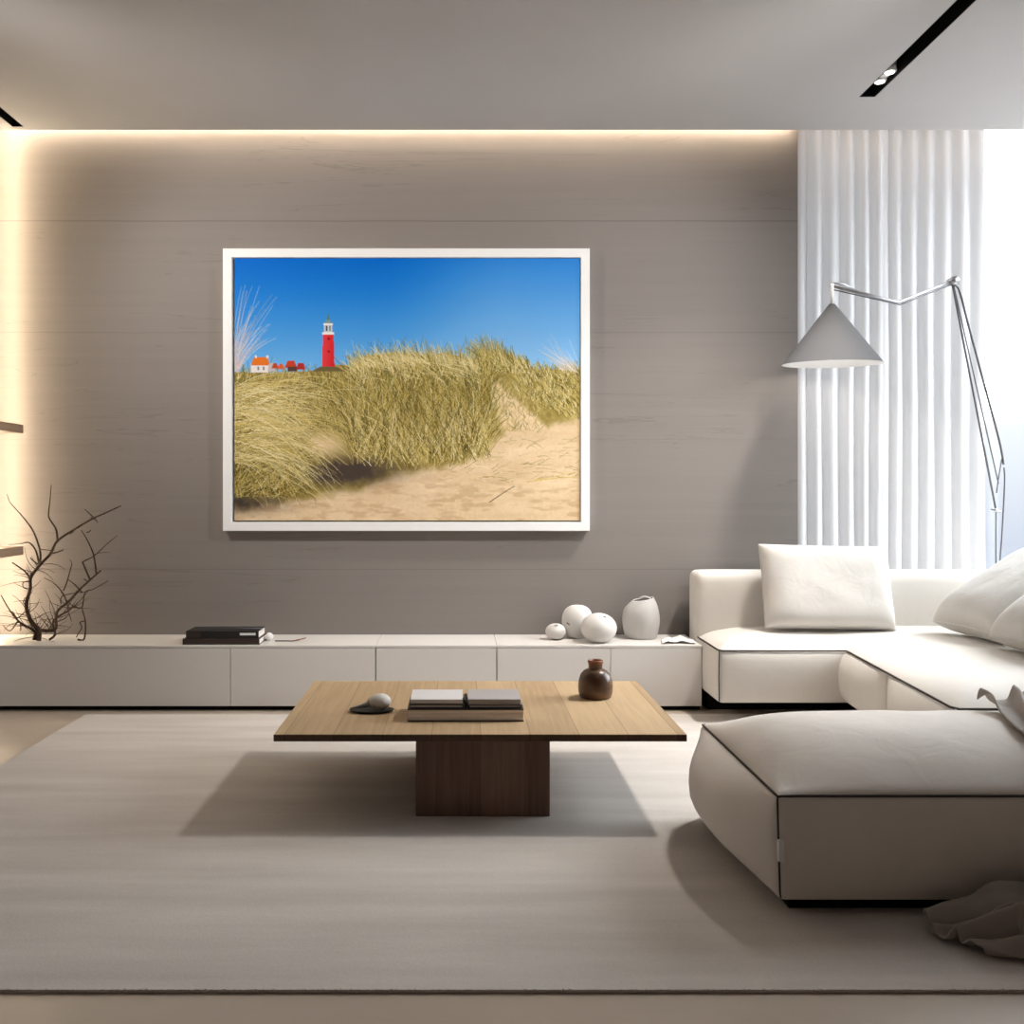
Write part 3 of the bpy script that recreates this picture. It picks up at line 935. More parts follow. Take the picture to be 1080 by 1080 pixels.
# ------------------------------------------------------------------ sectional sofa
sofa = empty('sectional_sofa', (2.2, 4.3, 0), 'low cream corner sofa with dark piping in front of the curtains', 'sofa')
bm = bmesh.new()
box_into(bm, 1.26, 3.10, 4.82, 5.06, 0.0, 0.11)
box_into(bm, 1.98, 3.10, 3.38, 4.66, RZ + .0005, 0.11)
finish('plinth', bm, M['black'], sofa, smooth=False)
SZ = 0.353
def lw(q, u, v, w):
    return q
puff('seat_module', M['sofa'], sofa, 1.226, 1.90, 4.50, 4.95, 0.10, SZ, 0.022, (.004, 0, .02, 0, 0, 0), (20, 12, 10), 3)
def rwarp(q, u, v, w):        # the right run leans a little towards the room as it comes forward
    q = q.copy(); q.x -= (4.50 - q.y) * 0.10 * (1 if u < 0 else 0); return q
puff('seat_module', M['sofa'], sofa, 1.836, 2.96, 3.965, 4.95, 0.10, SZ, 0.022, (.045, 0, 0, 0, 0, 0), (12, 18, 12), 2.6, rwarp)
puff('seat_module', M['sofa'], sofa, 1.836, 2.96, 3.285, 3.96, 0.10, SZ, 0.022, (.045, 0, .02, 0, 0, 0), (12, 16, 12), 2.6, rwarp)
# seat upholstery over the L: rises from the seam to the plateau
def dseg(p, a, b):
    a, b = Vector(a), Vector(b)
    t = max(0, min(1, (p - a).dot(b - a) / (b - a).length_squared))
    return (p - a - (b - a) * t).length
seam2d = [(1.232, 4.93), (1.232, 4.506), (1.838, 4.502), (1.720, 3.29), (2.95, 3.29)]
bm = bmesh.new()
gv = {}
step = 0.026
nxs, nys = 67, 61
def ltop(x, y):
    p = Vector((x, y))
    d = min(dseg(p, a, b) for a, b in zip(seam2d[:-1], seam2d[1:]))
    z = SZ + 0.066 * (1 - math.exp(-d / 0.085)) - 0.004
    z += mnoise.noise(Vector((x * 4, y * 4, 2))) * 0.006 * min(1, d / .1) + mnoise.noise(Vector((x * 11, y * 9, 7))) * 0.0022 * min(1, d / .05)
    return z
def strip(xa_fn, xb_fn, ya, yb, nx, ny):
    vs = []
    for j in range(ny + 1):
        tj = j / ny
        y = ya + (yb - ya) * (tj ** 1.0)
        row = []
        for i in range(nx + 1):
            ti = i / nx
            s_ = ti ** 1.6
            x = xa_fn(y) + (xb_fn(y) - xa_fn(y)) * s_
            row.append(bm.verts.new((x, y, ltop(x, y))))
        vs.append(row)
    for j in range(ny):
        for i in range(nx):
            bm.faces.new((vs[j][i], vs[j][i + 1], vs[j + 1][i + 1], vs[j + 1][i]))
lx = lambda y: 1.838 - (4.502 - y) * 0.0972
strip(lambda y: 1.232, lambda y: 1.838, 4.506, 4.94, 26, 26)
strip(lambda y: 1.838, lambda y: 2.95, 4.502, 4.94, 24, 26)
strip(lx, lambda y: 2.95, 3.29, 4.502, 30, 46)
bmesh.ops.remove_doubles(bm, verts=bm.verts, dist=0.004)
finish('seat_top', bm, M['sofa'], sofa)
sp_ = [(1.234, 4.92, SZ), (1.231, 4.52, SZ - .001), (1.245, 4.502, SZ - .002), (1.5, 4.499, SZ - .002), (1.834, 4.499, SZ - .002), (1.832, 4.47, SZ - .002), (1.78, 3.95, SZ - .002), (1.717, 3.32, SZ - .002), (1.732, 3.285, SZ - .002), (2.95, 3.282, SZ - .002)]
tube('piping', M['piping'], sp_, 0.0042, sofa, 6)
bm = bmesh.new()
tube_into(bm, [(1.231, 4.4995, SZ), (1.2285, 4.4985, .23), (1.231, 4.50, .11)], 0.0028, 6)
finish('piping', bm, M['piping'], sofa)
puff('backrest', M['sofa'], sofa, 1.228, 1.872, 4.915, 5.10, 0.10, 0.69, 0.035, (0, 0, .018, 0, 0, .004), (16, 8, 16), 4)
puff('backrest', M['sofa'], sofa, 1.876, 3.14, 4.915, 5.10, 0.10, 0.69, 0.035, (0, 0, .018, 0, 0, .004), (22, 8, 16), 4)
puff('backrest', M['sofa'], sofa, 2.955, 3.14, 3.285, 4.91, 0.10, 0.69, 0.035, (.018, 0, 0, 0, 0, .004), (8, 22, 16), 4)

# ------------------------------------------------------------------ cushions
def pillow(hw, hh, ht, loc, xaxis, yaxis, label, group='loose cushions on the sofa', e1=3.2, e2=.5, seed=1, pinch=.05, settle=False):
    """xaxis = width direction, yaxis = up along the face; the thick axis is their cross product"""
    xa, ya = Vector(xaxis).normalized(), Vector(yaxis)
    ya = (ya - xa * ya.dot(xa)).normalized()
    na = xa.cross(ya)
    n = 28
    bm = bmesh.new()
    lay = {}
    for s in (-1, 1):
        for i in range(n + 1):
            for j in range(n + 1):
                u, v = math.sin(math.pi / 2 * (-1 + 2 * i / n)), math.sin(math.pi / 2 * (-1 + 2 * j / n))
                border = i in (0, n) or j in (0, n)
                if border and s == 1:
                    lay[s, i, j] = lay[-1, i, j]; continue
                f = (max(0, 1 - abs(u) ** e1) * max(0, 1 - abs(v) ** e1)) ** e2
                k = 1 - pinch * (1 - abs(v) ** 2) * abs(u) ** 3
                k2 = 1 - pinch * (1 - abs(u) ** 2) * abs(v) ** 3
                wr = mnoise.noise(Vector((u * 2.2 + seed * 3, v * 2.2, s))) * .05 + mnoise.noise(Vector((u * 6 + seed, v * 3, s * 4))) * .02
                q = Vector(loc) + xa * (u * hw * k) + ya * (v * hh * k2) + na * (s * ht * (f + wr * f))
                lay[s, i, j] = bm.verts.new(q)
    for s in (-1, 1):
        for i in range(n):
            for j in range(n):
                q = [lay[s, i, j], lay[s, i + 1, j], lay[s, i + 1, j + 1], lay[s, i, j + 1]]
                bm.faces.new(q if s == 1 else q[::-1])
    if settle:                     # let it down until it rests on the seat
        drop = min(v.co.z - ltop(v.co.x, v.co.y) for v in bm.verts) - 0.006
        for v in bm.verts: v.co.z -= drop
        loc = Vector(loc) - Vector((0, 0, drop))
    t = empty('cushion', Vector(loc) - ya * hh, label, 'cushion', group)
    finish('cushion_body', bm, M['pillow'], t)
    # stitched seam round the rim
    rim = []
    for i in range(n): rim.append((i, 0))
    for j in range(n): rim.append((n, j))
    for i in range(n, 0, -1): rim.append((i, n))
    for j in range(n, -1, -1): rim.append((0, j))
    pts = []
    for i, j in rim:
        u, v = math.sin(math.pi / 2 * (-1 + 2 * i / n)), math.sin(math.pi / 2 * (-1 + 2 * j / n))
        k = 1 - pinch * (1 - abs(v) ** 2) * abs(u) ** 3
        k2 = 1 - pinch * (1 - abs(u) ** 2) * abs(v) ** 3
        pts.append(Vector(loc) + xa * (u * hw * k) + ya * (v * hh * k2))
    tube('seam', M['pillow'], pts, 0.0035, t, 6)
    return t
pillow(.325, .212, .085, (1.845, 4.775, .628), (1, 0.02, -.02), (-.02, .30, 1), 'upright rectangular ivory cushion leaning on the back of the sofa', e1=6, e2=.42, seed=2, pinch=.02)
a = math.radians(32)
pillow(.25, .315, .115, (2.615, 4.44, .63), (0.06, -1, 0), (math.cos(a), 0.05, math.sin(a)), 'rounded ivory cushion tilted at the right end of the sofa, behind another one', e1=4.2, e2=.4, seed=4, settle=True)
pillow(.25, .315, .115, (2.605, 3.93, .628), (0.04, -1, 0), (math.cos(a), 0.03, math.sin(a)), 'rounded ivory cushion cut off by the right edge, in front of another one', e1=4.2, e2=.4, seed=9, settle=True)

# ------------------------------------------------------------------ ottoman
ott = empty('ottoman', (1.5, 2.85, RZ), 'big puffy greige ottoman with dark seams in the right foreground', 'ottoman')
OX0, OX1, OY0, OY1, OZ0, OZ1 = 0.815, 2.15, 2.445, 3.215, 0.045, 0.320
oc = ((OX0 + OX1) / 2, (OY0 + OY1) / 2, (OZ0 + OZ1) / 2)
oh = ((OX1 - OX0) / 2, (OY1 - OY0) / 2, (OZ1 - OZ0) / 2)
ob = (.11, .045, .025, .03, 0, .105)
def owarp(q, u, v, w):
    q = q.copy()
    q.x += 0.004 * (1 - w) * (1 if u < 0 else -1) * abs(u)
    return q
bm = bmesh.new()
puff_into(bm, oc, oh, 0.018, ob, (34, 26, 14), 2.5, owarp, 0.006)
finish('body', bm, M['ottoman'], ott)
pts = []
K = 24
om = lambda u, v, w: puff_map(u, v, w, oc, oh, 0.016, ob, 2.5, owarp) + Vector((0, 0, 0.002))
for k in range(K): pts.append(om(-1, 1 - 2 * k / K, 1))
for k in range(K): pts.append(om(-1 + 2 * k / K, -1, 1))
for k in range(K): pts.append(om(1, -1 + 2 * k / K, 1))
for k in range(K + 1): pts.append(om(1 - 2 * k / K, 1, 1))
tube('piping', M['piping'], pts, 0.0036, ott, 6)
tube('piping', M['piping'], [om(-1, -1, 1 - 2 * k / 12) for k in range(13)], 0.0026, ott, 6)
box('base', M['black'], OX0 + .05, OX1 - .05, OY0 + .05, OY1 - .05, RZ + .0003, OZ0 + .004, ott)
tb = P(822, 897, 2.438)
tg = box('label_tab', M['tag'], tb.x - .005, tb.x + .010, 2.428, 2.442, tb.z - .026, tb.z + .028, ott, 0.0015)
tg['label'] = 'small white cloth tab'

# ------------------------------------------------------------------ throw blanket
def grid_cloth(name, mat, secs, parent=None, su=8, sv=8, ripple=None, thick=.008):
    """secs: sections along the run, each a list of control points across"""
    dense_v = [catmull(s, sv) for s in secs]
    nv = len(dense_v[0])
    cols = [catmull([d[k] for d in dense_v], su) for k in range(nv)]
    nu = len(cols[0])
    bm = bmesh.new()
    vs = [[None] * nv for _ in range(nu)]
    for i in range(nu):
        for k in range(nv):
            q = cols[k][i]
            if ripple: q = ripple(q, i / (nu - 1), k / (nv - 1))
            vs[i][k] = bm.verts.new(q)
    for i in range(nu - 1):
        for k in range(nv - 1):
            bm.faces.new((vs[i][k], vs[i + 1][k], vs[i + 1][k + 1], vs[i][k + 1]))
    o = finish(name, bm, mat, parent)
    sd = o.modifiers.new('thickness', 'SOLIDIFY'); sd.thickness = thick; sd.offset = 0.0
    ss = o.modifiers.new('smooth', 'SUBSURF'); ss.levels = 1; ss.render_levels = 1
    return o

T = lambda px, py, Y: P(px, py, Y)
secs = [
    # across: from the edge seen by the camera to the far edge
    [T(1030, 741, 3.02), T(1062, 738, 3.00), T(1080, 732, 3.02), T(1120, 736, 3.05), T(1160, 740, 3.06), (2.10, 3.08, .40)],
    [T(1046, 748, 2.95), T(1072, 742, 2.93), T(1088, 744, 2.93), T(1120, 735, 2.95), T(1165, 748, 2.95), (2.14, 2.97, .41)],
    [T(1058, 768, 2.82), T(1082, 757, 2.80), T(1100, 770, 2.80), T(1130, 752, 2.80), T(1190, 765, 2.80), (2.16, 2.82, .43)],
    [T(1078, 792, 2.66), T(1110, 778, 2.64), T(1130, 792, 2.64), T(1170, 775, 2.63), T(1220, 788, 2.63), (2.14, 2.64, .43)],
    [(1.60, 2.48, .365), (1.68, 2.47, .385), (1.75, 2.47, .365), (1.85, 2.46, .385), (1.95, 2.46, .365), (2.08, 2.48, .37)],
    [(1.565, 2.405, .33), (1.65, 2.375, .34), (1.73, 2.40, .33), (1.82, 2.37, .34), (1.91, 2.40, .33), (2.02, 2.385, .34)],
    [(1.53, 2.39, .20), (1.62, 2.33, .21), (1.70, 2.38, .20), (1.78, 2.31, .20), (1.86, 2.37, .20), (1.96, 2.33, .20)],
    [(1.455, 2.385, .125), (1.53, 2.33, .11), (1.60, 2.34, .085), (1.65, 2.25, .10), (1.74, 2.28, .075), (1.82, 2.23, .05)],
    [T(1046, 928, 2.39), T(1062, 945, 2.33), T(1074, 958, 2.30), T(1090, 955, 2.25), T(1104, 985, 2.22), T(1120, 1000, 2.19)],
    [T(1020, 946, 2.39), T(1034, 958, 2.34), T(1042, 974, 2.30), T(1062, 962, 2.26), T(1078, 986, 2.23), T(1090, 1006, 2.20)],
    [T(994, 952, 2.385), T(1004, 966, 2.345), T(1010, 984, 2.31), T(1032, 972, 2.28), T(1050, 994, 2.24), T(1066, 1012, 2.205)],
    [T(974, 960, 2.375), T(979, 976, 2.345), T(986, 994, 2.31), T(1004, 982, 2.29), T(1022, 994, 2.25), T(1042, 1014, 2.215)],
]
def clear_cloth(q):
    u, v = (q.x - oc[0]) / oh[0], (q.y - oc[1]) / oh[1]
    if abs(u) < 1.02 and abs(v) < 1.04:
        top_ = OZ1 + .105 * max(0, 1 - min(1, abs(u)) ** 7.5) * max(0, 1 - min(1, abs(v)) ** 2.5) + .016
        if q.z > .26: q.z = max(q.z, top_)
    if q.z < OZ1 + .02:
        q.y = min(q.y, OY0 - .025 * max(0, 1 - min(1, abs((q.z - oc[2]) / oh[2])) ** 2.5) - .016)
    q.z = max(q.z, RZ + .013)
    return q
thr = grid_cloth('throw_blanket', M['throw'], secs, ripple=lambda q, u, v: clear_cloth(Vector((q.x, q.y + .008 * math.sin(v * 19 + u * 7), max(q.z, .030) + ((.014 * math.sin(v * 25 + 1.3 + u * 4) + .006 * math.sin(v * 47 + u * 21)) if u > .45 else .050 * max(0, math.sin(v * 30 + .2 + u * 11)) ** 1.5)))), thick=.007)
tag(thr, 'rumpled grey-brown throw blanket falling over the ottoman onto the rug', 'blanket')

# ------------------------------------------------------------------ coffee table
TT = 0.30
tx0, tx1, ty0, ty1 = -.618, .753, 3.143, 4.035
table = empty('coffee_table', (.07, 3.59, RZ), 'square oak coffee table on a dark block pedestal standing on the rug', 'table')
def table_top():
    bm = bmesh.new()
    box_into(bm, tx0, tx1, ty0, ty1, TT - .024, TT, 0.0015, 1)
    return bm
bm = table_top()
bmesh.ops.recalc_face_normals(bm, faces=bm.faces)
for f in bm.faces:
    f.material_index = 0 if f.normal.z > 0.5 else 1  # all faces but the top get the oak darkened for shade
finish('tabletop', bm, [M['oak'], M['oak_edge_shade']], table, smooth=False)
bx0, bx1, by0, by1 = (438.5 - 485) * 3.2 / 1000, (580 - 485) * 3.2 / 1000, 3.2, 3.95
box('pedestal', M['walnut'], bx0, bx1, by0, by1, RZ + .0003, TT - .0243, table, 0.003)

# books on the table
def book(name, x0, x1, y0, y1, z0, z1, cover, label, cat='book', group=None, ct=.0025, spine='front', over=.004):
    t = empty(name, ((x0 + x1) / 2, (y0 + y1) / 2, z0), label, cat, group)
    bm = bmesh.new()
    box_into(bm, x0, x1, y0, y1, z0, z0 + ct)
    box_into(bm, x0, x1, y0, y1, z1 - ct, z1, 0.0006, 1)
    if spine == 'back': box_into(bm, x0, x1, y1 - ct, y1, z0 + ct, z1 - ct)
    if spine == 'front': box_into(bm, x0, x1, y0, y0 + ct, z0 + ct, z1 - ct)
    if spine == 'right': box_into(bm, x1 - ct, x1, y0, y1, z0 + ct, z1 - ct)
    if spine == 'left': box_into(bm, x0, x0 + ct, y0, y1, z0 + ct, z1 - ct)
    finish('cover', bm, cover, t, smooth=False)
    o = over
    box('pages', M['pages'], x0 + (ct if spine == 'left' else o), x1 - (ct if spine == 'right' else o), y0 + (ct if spine == 'front' else o), y1 - (ct if spine == 'back' else o), z0 + ct + .0001, z1 - ct - .0001, t)
    return t
G = 'books stacked on the coffee table'
bk = book('book', -.184, .224, 3.32, 3.52, TT, TT + .043, M['book_black'], 'thick wide book with pale page edges at the bottom of the table stack', group=G, spine='back', ct=.003, over=.002)
box('bookmark', M['book_white'], .004, .010, 3.3165, 3.3205, TT + .010, TT + .033, bk)
z = TT + .0432
book('book', -.176, .012, 3.332, 3.505, z, z + .014, M['book_black'], 'thin black-bound book under the white-covered one, left on the stack', group=G, spine='right')
lb = book('book', -.174, .010, 3.334, 3.503, z + .0142, z + .031, M['book_white'], 'white-covered book topmost on the left of the table stack', group=G, spine='front')
bm = bmesh.new()
box_into(bm, -.1745, .0105, 3.3335, 3.336, z + .0142, z + .0165)
finish('cover_edge', bm, M['book_black'], lb, smooth=False)
book('book', .032, .216, 3.332, 3.505, z, z + .012, M['book_black'], 'thin black-bound book lowest of the three on the right of the stack', group=G, spine='left')
book('book', .030, .218, 3.334, 3.506, z + .0122, z + .021, M['book_grey'], 'slim grey book in the middle of the three on the right of the stack', group=G, spine='left')
book('book', .029, .214, 3.332, 3.503, z + .0212, z + .032, M['book_grey'], 'grey-covered book topmost on the right of the table stack', group=G, spine='front')
bm = bmesh.new()
tube_into(bm, [(.021, 3.50, z + .012), (.021, 3.42, z + .012), (.021, 3.34, z + .013), (.017, 3.335, z + .024), (.012, 3.345, z + .030)], .006, 8)
tag(finish('pen', bm, M['book_black']), 'black pen lying in the gap between the upper books', 'pen')
# small tray with a rounded white ornament
ct_ = P(391, 744, 3.47)
bm = bmesh.new()
lathe_into(bm, [(0, 0), (.062, 0), (.078, .006), (.080, .010), (.076, .009), (.060, .004), (0, .003)], (0, 0, 0), 40)
for v in bm.verts: v.co = Vector((ct_.x + v.co.x * 1.02 + .004, 3.47 + v.co.y * .62, TT + v.co.z))
tag(finish('tray', bm, M['book_black']), 'small flat black oval tray on the left of the table', 'tray')
orn = empty('ornament', (ct_.x + .02, 3.48, TT + .005), 'white rounded ornament with a long grey beak, lying on the black tray', 'ornament')
bm = bmesh.new()
bmesh.ops.create_uvsphere(bm, u_segments=28, v_segments=18, radius=1)
for v in bm.verts:
    v.co = Vector((ct_.x + .030 + v.co.x * .043, 3.48 + v.co.y * .034, TT + .0355 + v.co.z * .028 * (1 + .15 * v.co.x)))
finish('body', bm, M['ceramic'], orn)
bm = bmesh.new()
tube_into(bm, [(ct_.x - .002, 3.475, TT + .030), (ct_.x - .03, 3.47, TT + .022), (ct_.x - .075, 3.462, TT + .014)], [.013, .008, .0025], 12)
finish('beak', bm, M['steel'], orn)
tube('collar', M['steel_dark'], [(ct_.x + .000, 3.4755, TT + .031), (ct_.x - .007, 3.4745, TT + .028)], .0145, orn, 16)
# brown bottle
bc = P(628, 735, 3.715)
bot = empty('bottle_vase', (bc.x, 3.715, TT), 'round dark brown stoneware bottle with a short neck on the table', 'vase')
R = .0675
lathe('body', M['brown_glaze'], [(0, 0), (.054, 0), (.062, .005), (.0665, .022), (R, .045), (.0655, .068), (.058, .090), (.045, .105), (.030, .113), (.0, .1135)], (bc.x, 3.715, TT), bot, 48)
nk = lathe('neck', M['brown_glaze'], [(.0285, .110), (.027, .116), (.0275, .130), (.0285, .1325)], (bc.x, 3.715, TT), bot, 40)
lathe('rim', M['copper'], [(.0285, .132), (.0305, .135), (.0305, .143), (.029, .146), (.024, .146), (.022, .138), (.021, .120), (0, .118)], (bc.x, 3.715, TT), nk, 40)

# ------------------------------------------------------------------ things on the cabinets
G2 = 'dark books on the low cabinet'
book('book', -1.404, -1.015, 4.80, 4.98, CT, CT + .030, M['book_brown'], 'lower of the two dark brown books on the cabinet', group=G2, spine='front')
ub = book('book', -1.388, -1.020, 4.806, 4.975, CT + .0302, CT + .068, M['book_black'], 'upper of the two dark books on the cabinet, pale spine patch', group=G2, spine='front')
bm = bmesh.new()
box_into(bm, -1.115, -1.035, 4.8040, 4.8062, CT + .047, CT + .059)
finish('title_patch', bm, M['tag'], ub, smooth=False)
box('spine_band', M['book_brown'], -1.384, -1.315, 4.8040, 4.8062, CT + .034, CT + .064, ub)
st = tube('pen', M['steel_dark'], [(-1.29, 4.87, CT + .0725), (-1.13, 4.865, CT + .0735), (-1.012, 4.86, CT + .0735)], [.003, .0042, .0045], None, 8)
tag(st, 'thin dark pen lying on top of the dark books on the cabinet', 'pen')
bm = bmesh.new()
bmesh.ops.create_icosphere(bm, subdivisions=3, radius=1)
for v in bm.verts:
    k = 1 + .18 * mnoise.noise(v.co * 2.5)
    v.co = Vector((-.990 + v.co.x * .020 * k, 4.93 + v.co.y * .022 * k, CT + .021 + v.co.z * .021 * k))
    v.co.z = max(v.co.z, CT + .0005)
tag(finish('pebble', bm, M['paper']), 'small white crumpled lump beside the right end of the dark books', 'pebble')
tw = empty('dried_twig', (-.87, 4.90, CT), 'thin dried twig with a curled brown leaf on the cabinet', 'twig')
tube('stem', M['bark'], [(-.955, 4.90, CT + .004), (-.90, 4.895, CT + .005), (-.86, 4.89, CT + .005), (-.825, 4.885, CT + .012)], .003, tw, 6)
bm = bmesh.new()
for (dx, dy, dz, rr) in ((0, 0, 0, 1), (.018, .006, .004, .8)):
    rows = []
    for i in range(7):
        t = i / 6
        wd = .011 * math.sin(math.pi * min(1, t * .95 + .05)) * rr
        c = Vector((-.862 + dx + t * .052, 4.888 + dy - .004 * t, CT + .004 + dz + .012 * t * t))
        rows.append([bm.verts.new(c + Vector((0, -wd, .004))), bm.verts.new(c), bm.verts.new(c + Vector((0, wd, .004)))])
    for r0, r1 in zip(rows[:-1], rows[1:]):
        for k in range(2): bm.faces.new((r0[k], r0[k + 1], r1[k + 1], r1[k]))
lf = finish('leaf', bm, M['leaf_brown'], tw)
lf.modifiers.new('thickness', 'SOLIDIFY').thickness = .0015

def sphere_profile(rx, rz, flat=.35, n=26):
    pr = [(0, 0)]
    for i in range(n + 1):
        a_ = -math.pi / 2 + math.pi * i / n
        z_ = rz + rz * math.sin(a_); r_ = rx * math.cos(a_)
        if z_ < flat * .12 * rz: continue
        pr.append((max(r_, 0.0), z_ - flat * .12 * rz))
    pr[0] = (0, 0)
    pr[-1] = (0, pr[-1][1])
    return pr
G3 = 'round white ceramics on the cabinet'
# little one with a crown
c = P(586, 673, 4.975)
t = empty('ceramic_ball', (c.x, 4.975, CT), 'smallest round white ceramic with a tiny crown, leftmost of the ceramics', 'ornament', G3)
lathe('body', M['ceramic'], sphere_profile(.054, .043), (c.x, 4.975, CT), t)
bm = bmesh.new()
for k in range(5):
    a_ = k * 2 * math.pi / 5 + .3
    d = Vector((math.cos(a_), math.sin(a_), 0))
    cc = Vector((c.x, 4.947, CT + .072))
    tube_into(bm, [cc, cc + d * .006 + Vector((0, -.006, .008)), cc + d * .014 + Vector((0, -.010, .010))], [.004, .003, .001], 6)
finish('crown', bm, M['ceramic_grey'], t)
# middle one, behind
c = P(609, 668, 5.045)
t = empty('ceramic_ball', (c.x, 5.045, CT), 'middle-sized white ceramic ball half hidden behind the largest one', 'ornament', G3)
pr = [(0, 0), (.040, 0), (.055, .006), (.074, .035), (.083, .075), (.080, .115), (.066, .147), (.042, .166), (.018, .172), (0, .173)]
pr = [(p.x, p.y) for p in catmull([(r_, z_, 0) for r_, z_ in pr], 4)]
lathe('body', M['ceramic'], [(max(r_, 0), z_) for r_, z_ in pr], (c.x, 5.045, CT), t)
tube('stem', M['hole'], [(c.x - .050, 4.984, CT + .078), (c.x - .064, 4.970, CT + .087)], [.007, .005], t, 8)
# largest one, in front
c = P(631.5, 677, 4.88)
t = empty('ceramic_ball', (c.x, 4.88, CT), 'largest round white ceramic ball with a dimpled top, in front of the others', 'ornament', G3)
pr = sphere_profile(.092, .077)
lathe('body', M['ceramic'], pr, (c.x, 4.88, CT), t, 48)
bm = bmesh.new()
cc = Vector((c.x + .022, 4.836, CT + .131))
tube_into(bm, [cc + Vector((-.014, 0, .004)), cc + Vector((0, -.004, .006)), cc + Vector((.010, -.006, -.004)), cc + Vector((.020, -.008, -.016))], [.002, .005, .004, .0015], 6)
tube_into(bm, [cc + Vector((-.004, -.002, -.008)), cc + Vector((.002, -.004, .004)), cc + Vector((.008, -.002, .010))], [.0015, .004, .0015], 6)
finish('stem_scar', bm, M['hole'], t)
# tear-shaped vase with a curled lip
c = P(676, 672, 5.035)
t = empty('teardrop_vase', (c.x, 5.035, CT), 'pale ceramic teardrop vase with a slanting open top, rightmost of the ceramics', 'vase')
bm = bmesh.new()
seg = 48
prof = [(0, 0), (.070, 0), (.082, .006), (.090, .035), (.0975, .075), (.098, .110), (.092, .145), (.078, .175), (.056, .202)]
prof = [(p.x, p.y) for p in catmull([(r_, z_, 0) for r_, z_ in prof], 4)]
lathe_into(bm, prof, (c.x, 5.035, CT), seg)
for v in bm.verts:          # the rim is cut on a slant: low on the left, swept up to a curl on the right
    z_ = v.co.z - CT
    if z_ > .13:
        k = (z_ - .13) / .078
        dx = (v.co.x - c.x) / .06
        v.co.z += k * k * (.012 * dx + .004)
        v.co.x += k * k * .012
vo = finish('body', bm, M['ceramic_grey'], t)
vo.modifiers.new('thickness', 'SOLIDIFY').thickness = .006
lip = [(c.x - .012, 5.000, CT + .216), (c.x + .010, 4.998, CT + .221), (c.x + .034, 5.000, CT + .214), (c.x + .054, 5.004, CT + .196), (c.x + .066, 5.004, CT + .170)]
tube('lip', M['ceramic_grey'], catmull(lip, 5), [.003 + .004 * math.sin(math.pi * i / 20) for i in range(21)], t, 8)
# sheet of folded white paper
bm = bmesh.new()
nu, nv = 26, 16
vs = []
for i in range(nu + 1):
    row = []
    for j in range(nv + 1):
        u, v = i / nu, j / nv
        x = 1.035 + .17 * u + .02 * (v - .5)
        y = 4.80 + .125 * v + .03 * math.sin(u * 3)
        z_ = CT + .004 + .016 * math.exp(-((u - .62) / .16) ** 2) * (.5 + .5 * v) + .010 * abs(mnoise.noise(Vector((u * 4, v * 3, 1)))) + .010 * math.exp(-((u - .2) / .1) ** 2)
        row.append(bm.verts.new((x, y, z_)))
    vs.append(row)
for i in range(nu):
    for j in range(nv):
        bm.faces.new((vs[i][j], vs[i + 1][j], vs[i + 1][j + 1], vs[i][j + 1]))
o = finish('folded_cloth', bm, M['paper'])
o.modifiers.new('thickness', 'SOLIDIFY').thickness = .003
tag(o, 'crumpled white cloth lying flat on the cabinet next to the sofa', 'cloth')

# ------------------------------------------------------------------ bare branches
br = empty('bare_branch', P(40, 678, 4.90), 'bundle of bare dark branching twigs on the left end of the cabinet', 'branch')
br.location.z = CT
def BP(x, y, Y):
    q = P(x / 5.686, 500 + y / 5.686, Y)
    q.z = max(q.z, CT + .009)
    return q
   # traced on an enlarged crop, then set at its own distance
limbs = [
    # (points, base radius, tip radius, depth start, depth end)
    ([(232, 1015), (232, 940), (180, 870), (158, 780), (182, 690), (185, 620), (240, 545), (300, 480), (345, 400), (450, 330), (560, 265), (640, 230), (725, 190)], .011, .0022, 4.90, 4.80),
    ([(205, 1015), (225, 940), (290, 940), (335, 925), (340, 830), (410, 765), (475, 695), (540, 635), (605, 578)], .009, .003, 4.90, 4.97),
    ([(240, 1010), (200, 940), (120, 890), (75, 840), (45, 795), (5, 725)], .0065, .0018, 4.90, 4.86),
    ([(295, 1008), (330, 960), (320, 880), (410, 820), (440, 795), (490, 800), (510, 710), (560, 690), (650, 640)], .0055, .0014, 4.92, 4.99),
    ([(465, 1003), (505, 990), (512, 890), (495, 820), (492, 790)], .0045, .002, 4.93, 4.95),
]
